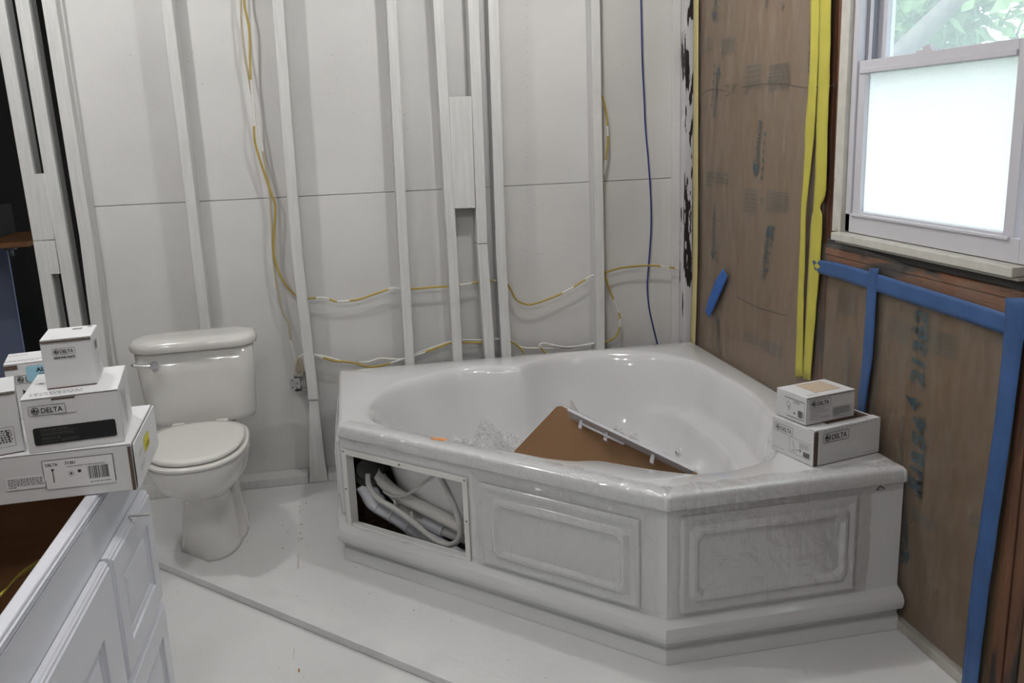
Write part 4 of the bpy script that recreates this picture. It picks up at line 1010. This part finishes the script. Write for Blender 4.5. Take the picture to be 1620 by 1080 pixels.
# carton cut by the frame on the left
th_ = math.radians(19); rx_, ry_ = -2.070, -1.936
c = Carton('carton', 'grey-white carton with boxed small print at the left photo edge', rx_ - .095 * math.cos(th_), ry_ - .055 - .095 * math.sin(th_) + .06, Z1, th_, .19, .115, .112)
w_, d_, h_ = c.w, c.d, c.h
c.slab('top_flap', 'top', 0, -.001, w_, d_, .0015, M_box2); c.slab('flap_edge', 'front', 0, h_ - .0028, w_ - .001, h_ - .0005, .0014, M_bedge); c.slab('flap_edge', 'front', 0, .0, w_ - .001, .002, .0012, M_bedge)
D = Decal(c.F('front') @ Matrix.Translation((0, 0, .0004))); D.outline(w_ - .095, .014, w_ - .012, .050, .0006, .0008); D.lines(w_ - .09, .017, w_ - .016, .046, 7, .0024, seed=12); D.lines(w_ - .08, .07, w_ - .05, .072, 1, .001); D.build('printing', M_ink, c.e)
# the carton behind, with the blue label
tl_ = at(5, 579, 2, 1.004)
th_ = math.radians(13)
c = Carton('carton', 'white carton with light blue label behind the small cube carton', tl_.x + .075 * math.cos(th_) - .05 * math.sin(th_), tl_.y + .075 * math.sin(th_) + .05 * math.cos(th_), Z1, th_, .15, .10, 1.004 - Z1)
w_, d_, h_ = c.w, c.d, c.h
c.slab('top_flap', 'top', 0, -.001, w_, d_, .0015, M_box2); c.slab('flap_gap', 'front', .0, h_ - .010, .024, h_ - .001, .0012, M_bedge)
D = Decal(c.F('front') @ Matrix.Translation((0, 0, .0005))); logo(D, .016, h_ - .040, .055); D.text('MultiChoice', .026, h_ - .064, .0165, bold=.0004, width=.082); D.text('Universal', .034, h_ - .077, .008, width=.03); D.build('printing', M_ink, c.e)
D = Decal(c.F('front') @ Matrix.Translation((0, 0, .0012))); D.rrect(.038, h_ - .038, .110, h_ - .006, .003, 0); D.M = D.M @ Matrix.Translation((0, 0, .0004)); D.text('AUTH', .056, h_ - .019, .012, bold=.0004, mi=1, width=.036); D.barcode(.060, h_ - .035, .09, h_ - .022, 1, 2); D.build('blue_label', [M_blabel, M_ink], c.e)
D = Decal(c.F('top') @ Matrix.Translation((0, 0, .0018))); D.lines(.0, .012, .08, .03, 3, .0025, seed=4); D.text('DELTA', .002, .07, .014, width=.036); D.build('printing', M_grey_ink, c.e)

# =================================================================== VANITY
FXp = -1.94; VY0, VY1 = -3.05, -1.700; VX0 = -2.47
van = empty('vanity_cabinet', ((FXp + VX0) / 2, (VY0 + VY1) / 2, 0)); tag(van, 'white painted vanity cabinet without a countertop, raised panel doors', 'cabinet')
def vb(name, a, c_, m_=M_cab, bev=.0015, par=None):
    b = MB(); b.box(a, c_); o = b.build(name, m_, None, bevel=bev)
    return pc(o, van)
vb('side_panel', (VX0, VY1 - .018, .0), (FXp - .02, VY1 - .0, VZ)); vb('side_panel', (VX0, VY0, .0), (FXp - .02, VY0 + .018, VZ))
vb('back_panel', (VX0, VY0 + .018, .10), (VX0 + .012, VY1 - .018, VZ), M_cabw); vb('bottom_panel', (VX0 + .012, VY0 + .018, .10), (FXp - .021, VY1 - .018, .116), M_cabw)
vb('side_lining', (VX0 + .013, VY1 - .024, .118), (FXp - .022, VY1 - .0185, VZ - .012), M_cabw)
vb('face_frame', (FXp - .019, VY0, .10), (FXp, VY1, VZ - .024)); vb('toe_kick', (FXp - .08, VY0, 0), (FXp - .065, VY1, .10))
vb('top_rail_moulding', (FXp - .0215, VY0, VZ - .0235), (FXp + .0015, VY1, VZ - .0005), bev=.004)
for k in range(3): vb('moulding_bead', (FXp + .0002, VY0, VZ - .012 - .0075 * k), (FXp + .0045 - k * .0012, VY1, VZ - .008 - .0075 * k), bev=.0012)
def front(name, y0, y1, z0, z1, par=van):
    "raised panel front facing +x"
    def rect(d, o): return [(FXp + .001 + o, y, z) for y, z in ((y0 + d, z0 + d), (y1 - d, z0 + d), (y1 - d, z1 - d), (y0 + d, z1 - d))]
    Wm = min(y1 - y0, z1 - z0); s = .22 * Wm
    R_ = [rect(0, 0), rect(0, .010), rect(.003, .012), rect(.004, .015), rect(.008, .016), rect(.009, .0195), rect(.012, .020), rect(s, .020), rect(s + .002, .015), rect(s + .008, .013), rect(s + .010, .0105), rect(s + .022, .0105), rect(s + .024, .013), rect(s + .040, .019)]
    R_ = [r for r in R_ if True]
    b = MB(); b.loft(R_, smooth_=False); b.bm.faces.new([b.bm.verts.new(p) for p in R_[-1]]); b.bm.faces.new([b.bm.verts.new(p) for p in R_[0]])
    bmesh.ops.remove_doubles(b.bm, verts=b.bm.verts, dist=.0001)
    return pc(b.build(name, M_cab, bevel=.0008, seg=1), van)
front('drawer', -2.036, -1.706, .435, .690); front('drawer', -2.036, -1.706, .16, .427)
front('door', -2.50, -2.046, .12, .690); front('door', -2.96, -2.505, .12, .690)
b = MB(); p0 = at(203, 816, 2, .694); p1_ = at(237, 813, 2, .694); b.box((p0.x, p0.y - .004, .6915), (p1_.x, p0.y + .004, .6955)); pc(b.build('shim_stick', M_board, bevel=.001), van)
b = MB(); q = [at(-30, 985, 2, .62), at(0, 940, 2, .60), at(24, 915, 2, .55), at(50, 895, 2, .45)]
yl = MB(); P = spline([at(-60, 985, 2, .70), at(0, 943, 2, .70), at(28, 913, 2, .69), at(60, 890, 2, .66)], 6)
yl.loft([[p + Vector((0, -.012, 0)), p + Vector((0, .012, 0)), p + Vector((0, .012, .003)), p + Vector((0, -.012, .003))] for p in P], cap0=True, cap1=True, smooth_=False)
o = yl.build('packing_strap', M_ytape); tag(o, 'yellow strap inside the open vanity cabinet', 'strap')
b.bm.free()
# =================================================================== TOILET
TX, TY, TR = -2.052, -.150, .065
toi = empty('toilet', (TX, TY, 0), TR); tag(toi, 'white ceramic two-piece toilet with closed lid and chrome flush lever', 'toilet')
def egg(z, yb, yf, a, n=48, p=2.25, ybw=.75):
    "closed outline: back at y=yb (negative), front tip at y=yf, half width a; wider at back third"
    out = []; yc = yb + (yf - yb) * .42
    for k in range(n):
        t = 2 * PI * k / n; c_, s_ = math.cos(t), math.sin(t)
        x = a * math.copysign(abs(c_) ** (2 / p), c_); L = (yc - yf) if s_ < 0 else (yb - yc)
        e = 2 / (p if s_ < 0 else 3.2)
        out.append(Vector((x, yc + L * math.copysign(abs(s_) ** e, s_), z)))
    return out
b = MB()
b.loft([[p_ + Vector((.006, 0, 0)) for p_ in egg(0, -.10, -.492, .110, p=2.4)], egg(.012, -.10, -.494, .110, p=2.4), egg(.03, -.10, -.488, .104, p=2.4), egg(.09, -.11, -.478, .096), egg(.15, -.12, -.466, .088), egg(.195, -.13, -.466, .085), egg(.222, -.14, -.49, .093), egg(.25, -.15, -.545, .118),
        egg(.285, -.15, -.60, .147), egg(.32, -.15, -.645, .162), egg(.355, -.15, -.672, .170), egg(.385, -.15, -.684, .174), egg(.396, -.15, -.684, .174), egg(.400, -.152, -.680, .170)], cap0=True, cap1=True)
b.build('bowl', M_cer, toi)
# side foot (trapway bulge)
b = MB(); b.loft([[p_ + Vector((.018, 0, 0)) for p_ in r__] for r__ in (egg(0.0, -.06, -.40, .112, p=2.8), egg(.02, -.06, -.40, .112, p=2.8), egg(.06, -.065, -.37, .104), egg(.14, -.07, -.34, .090), egg(.26, -.08, -.32, .085), egg(.395, -.03, -.30, .10))], cap0=True, cap1=True); b.build('trapway_foot', M_cer, toi)
for sx in (-1, 1):
    b = MB(); b.cyl((.012 + sx * .108, -.27, .02), (.012 + sx * .108, -.27, .036), .014, 18, .011); b.build('bolt_cap', M_cer, toi, bevel=.003)
def seat_ring(z0, z1, yb, yf, a, name, dome=0, chop=None):
    b = MB(); e = .005
    R_ = [egg(z0 + .0, yb, yf, a - e), egg(z0 + e, yb + .001, yf - .001, a), egg(z1 - e, yb + .001, yf - .001, a), egg(z1, yb, yf + e, a - e)]
    if dome: R_ += [egg(z1 + dome * .6, yb - .02, yf + .03, a - .028), egg(z1 + dome, yb - .05, yf + .09, a - .08)]
    b.loft(R_, cap0=True, cap1=True); return b.build(name, M_seat, toi)
seat_ring(.4015, .416, -.235, -.688, .176, 'seat')
seat_ring(.4195, .4345, -.248, -.672, .163, 'seat_lid', dome=.002)
for sx in (-1, 1):
    b = MB(); b.box((sx * .075 - .022, -.262, .4015), (sx * .075 + .022, -.225, .432)); b.build('seat_hinge', M_seat, toi, bevel=.005, seg=3)
def rr(z, x0, x1, y0, y1, r, n=8, bow=0):
    out = []
    for cx, cy, a in ((x1 - r, y1 - r, 0), (x0 + r, y1 - r, 90), (x0 + r, y0 + r, 180), (x1 - r, y0 + r, 270)):
        for k in range(n + 1):
            t = math.radians(a + 90 * k / n); x = cx + r * math.cos(t); y = cy + r * math.sin(t)
            if y < (y0 + y1) / 2: y -= bow * (1 - ((x - (x0 + x1) / 2) / ((x1 - x0) / 2)) ** 2)
            out.append(Vector((x, y, z)))
    return out
b = MB(); b.loft([rr(.402, -.175, .178, -.165, -.015, .05), rr(.408, -.186, .190, -.176, -.008, .055, bow=.01), rr(.43, -.190, .196, -.180, -.005, .055, bow=.012), rr(.60, -.203, .206, -.186, -.004, .05, bow=.014), rr(.685, -.208, .208, -.188, -.003, .05, bow=.014)], cap0=True, cap1=True); b.build('tank', M_cer, toi)
b = MB(); LZ = .6865
b.loft([rr(LZ, -.214, .214, -.194, 0, .07, bow=.014), rr(LZ + .006, -.222, .222, -.203, .003, .078, bow=.014), rr(LZ + .022, -.224, .224, -.205, .004, .08, bow=.014), rr(LZ + .034, -.220, .220, -.201, .0, .08, bow=.014), rr(LZ + .041, -.210, .210, -.191, -.008, .078, bow=.013), rr(LZ + .0445, -.18, .18, -.160, -.035, .06, bow=.01), rr(LZ + .045, -.1, .1, -.12, -.07, .02)], cap0=True, cap1=True); b.build('tank_lid', M_cer, toi)
b = MB(); hy = -.196; b.cyl((-.135, hy + .01, .648), (-.135, hy - .012, .648), .014, 24, .012); b.cyl((-.135, hy - .012, .648), (-.135, hy - .020, .648), .012, 24, .006)
b.cyl((-.135, hy - .012, .648), (-.135, hy - .028, .648), .0155, 24, .011); b.tube(spline([(-.135, hy - .014, .648), (-.160, hy - .020, .650), (-.185, hy - .022, .654), (-.200, hy - .020, .657)], 5), .006, 12, radii=[.0105 - .0045 * math.sin(PI * i / 15) for i in range(16)])
b.build('flush_lever', M_chrome, toi, bevel=.0015)
b = MB(); b.cyl((-.20, hy - .020, .657), (-.208, hy - .018, .6585), .0085, 16, .006); b.build('lever_tip', M_chrome, toi, bevel=.002)
# =================================================================== LOOSE BOARD on the floor
e0 = at(255, 890, 2, .026); e1 = at(700, 1073, 2, .026)
t_ = (e1 - e0).normalized(); n_ = Vector((-t_.y, t_.x, 0)); n_ = n_ if n_.y > 0 else -n_
a0 = e0 - t_ * .35; a1 = e1 + t_ * .2
b = MB(); b.hexa([Vector((p.x, p.y, z)) for z in (.0015, .0265) for p in (a0, a1, a1 + n_ * .089, a0 + n_ * .089)])
o = b.build('loose_board', M_board, bevel=.0015); tag(o, 'long white painted board lying flat on the floor in front of the toilet', 'board')
# =================================================================== ELECTRIC BOX AND CABLES
ex = at(475, 606, 1, .03)
eb = empty('outlet_box', (ex.x, .03, ex.z - .035)); tag(eb, 'galvanised metal outlet box with cables beside the cut stud', 'outlet box')
def el(name, a, c_, m_=M_steel): b = MB(); b.box(a, c_); return b.build(name, m_, eb, bevel=.001, seg=1)
el('box_back', (-.022, .048, -.0), (.024, .050, .068)); el('box_side', (-.024, .0, .0), (-.022, .050, .068)); el('box_side', (.022, .0, .0), (.024, .050, .068)); el('box_bottom', (-.022, .0, -.002), (.022, .050, .0)); el('box_top', (-.022, .0, .068), (.022, .050, .070)); el('mounting_plate', (-.040, -.003, .012), (-.0, -.001, .058)); el('plaster_ear', (-.012, -.003, .064), (.012, -.001, .078))
for x, z in ((-.03, .02), (-.03, .05), (-.012, .035), (-.015, .018)):
    b = MB(); b.cyl((x, -.0032, z), (x, -.0036, z), .0028, 10); b.build('knockout', M_black, eb)
def cable(name, label, pts, r=.0042, y=.045, mats=(M_ycab,), white=(), ys=None, group=None):
    P = [at(a, c_, 1, (ys[i] if ys else y)) for i, (a, c_) in enumerate(pts)]; k = 6; S = spline(P, k)
    mis = [0] * (len(S) - 1)
    for a, c_ in white:
        for i in range(int(a * k), min(int(c_ * k), len(mis))): mis[i] = 1
    b = MB(); b.tube(S, r, 8, mis=mis); o = b.build(name, [mats[0], M_wcab]); tag(o, label, 'cable', group or 'cables strung along the open stud wall'); return o
cable('electric_cable', 'yellow cable hanging down beside the leaning stud, curving to it at mid height', [(378, -190), (384, -90), (386, 0), (394, 44), (395.5, 93), (396.5, 122), (399, 145), (402, 178), (403, 222), (416, 267), (429, 305), (435.5, 326), (434, 363), (433, 400), (441, 429), (453, 452), (470, 469)], y=.045, white=((5.2, 7.6),))
cable('electric_cable', 'dingy grey cable hanging from above down into the outlet box', [(372, -190), (378, -90), (381, 0), (382.6, 44), (388, 93), (395, 130), (406, 187), (414, 230), (425, 289), (429, 333), (432, 400), (435.5, 433), (441, 467), (448, 495), (456.7, 511), (460, 538), (466.7, 564), (471, 592)], y=.052, mats=(M_bcab,), white=((5.4, 7.2), (15, 17)))
cable('electric_cable', 'short looped grey cable from outlet box up to the cut stud', [(476, 594), (473, 580), (472, 570), (477, 562), (484, 560)], y=.040, mats=(M_bcab,), white=((2, 4),))
cable('electric_cable', 'tan cable tail inside the outlet box loop beside the cut stud', [(479, 595), (478, 580), (472, 566), (468, 580), (468, 596)], y=.034, mats=(M_bcab,))
cable('electric_cable', 'upper yellow cable strung from the leaning stud to the three close studs', [(478, 471), (487, 472), (500, 471), (511, 470.7), (521, 473), (533, 476.7), (553, 475.6), (569, 473), (587, 467), (607, 460), (622, 455.6), (640, 457), (660, 456.5), (687, 454), (712, 452.5), (740, 449), (757, 445.8), (778, 444), (800, 443.5), (803, 449), (809, 460), (818, 475), (835.6, 481.6), (853, 478), (877, 469), (901, 457.6), (918.5, 446.7), (932, 438), (941, 435)], y=.040, white=((2, 4), (5, 6), (9.5, 11.6), (14.5, 15.4), (17.2, 19), (24.6, 25.4), (26.6, 28)))
cable('electric_cable', 'yellow cable end reaching from the right stud towards the window wall corner', [(953, 434), (958.5, 431), (981, 424), (1010, 420.6), (1034, 420), (1055, 422), (1071, 424.4)], y=.040, white=((4.6, 5.2), (5.8, 6)))
cable('electric_cable', 'yellow cable bowing out of the right stud near the top', [(949, 150), (953, 154), (957, 167), (960.6, 194), (961.5, 225), (958.6, 253), (954, 278)], y=.040, white=((3.2, 3.8), (5, 6)))
cable('electric_cable', 'yellow cable looping down from the right stud to the tub rim', [(951, 420), (957, 430), (960, 445), (966, 463), (975, 484), (981, 504), (979, 522), (972, 534), (958, 541), (950, 543)], y=.036, white=((3.5, 4.6), (5, 5.7)))
cable('electric_cable', 'lower yellow cable sagging behind the left end of the tub', [(486, 560), (495.6, 561), (511, 565.6), (529, 570.7), (555.6, 573), (578, 579), (595.6, 579.5), (613, 575.6), (622, 573), (644, 566), (655.6, 563), (673, 556.7), (691, 550), (712, 542.5), (730, 541.5), (765, 541.5)], y=.036, white=((.5, 2.0), (7.6, 11)))
cable('electric_cable', 'lower white painted cable running above the left end of the tub', [(486, 560), (495.6, 560), (515, 564), (538, 570), (555, 573), (582, 572.5), (600, 567), (622, 568), (640, 566.5), (675, 553), (716, 539.5), (735, 537.8), (762, 537.6), (792, 536), (806, 537), (824, 549), (853, 551), (883, 551), (907, 549), (941, 542)], y=.048, mats=(M_bcab,), white=((0, 3), (4.5, 19)))
cable('electric_cable', 'short yellow cable dropping behind the tub right of the close studs', [(800, 537), (806, 538.5), (818, 546), (830, 558)], y=.036)
cable('electric_cable', 'white cable hairpin above the tub rim beside the right stud', [(864, 560), (858, 552), (853, 547), (859, 543), (876, 546), (895, 549), (920, 547), (941, 543)], y=.040, white=((1.4, 7),))
cable('electric_cable', 'thin dark blue cable hanging down the wall near the corner', [(1009, -190), (1012, -90), (1014, 0), (1016, 93), (1019, 155), (1021, 202), (1025.5, 253), (1029.4, 311), (1030, 361), (1026.5, 415), (1024, 451), (1026, 481), (1031, 507), (1041, 548)], r=.0034, y=.07, mats=(M_blue,))
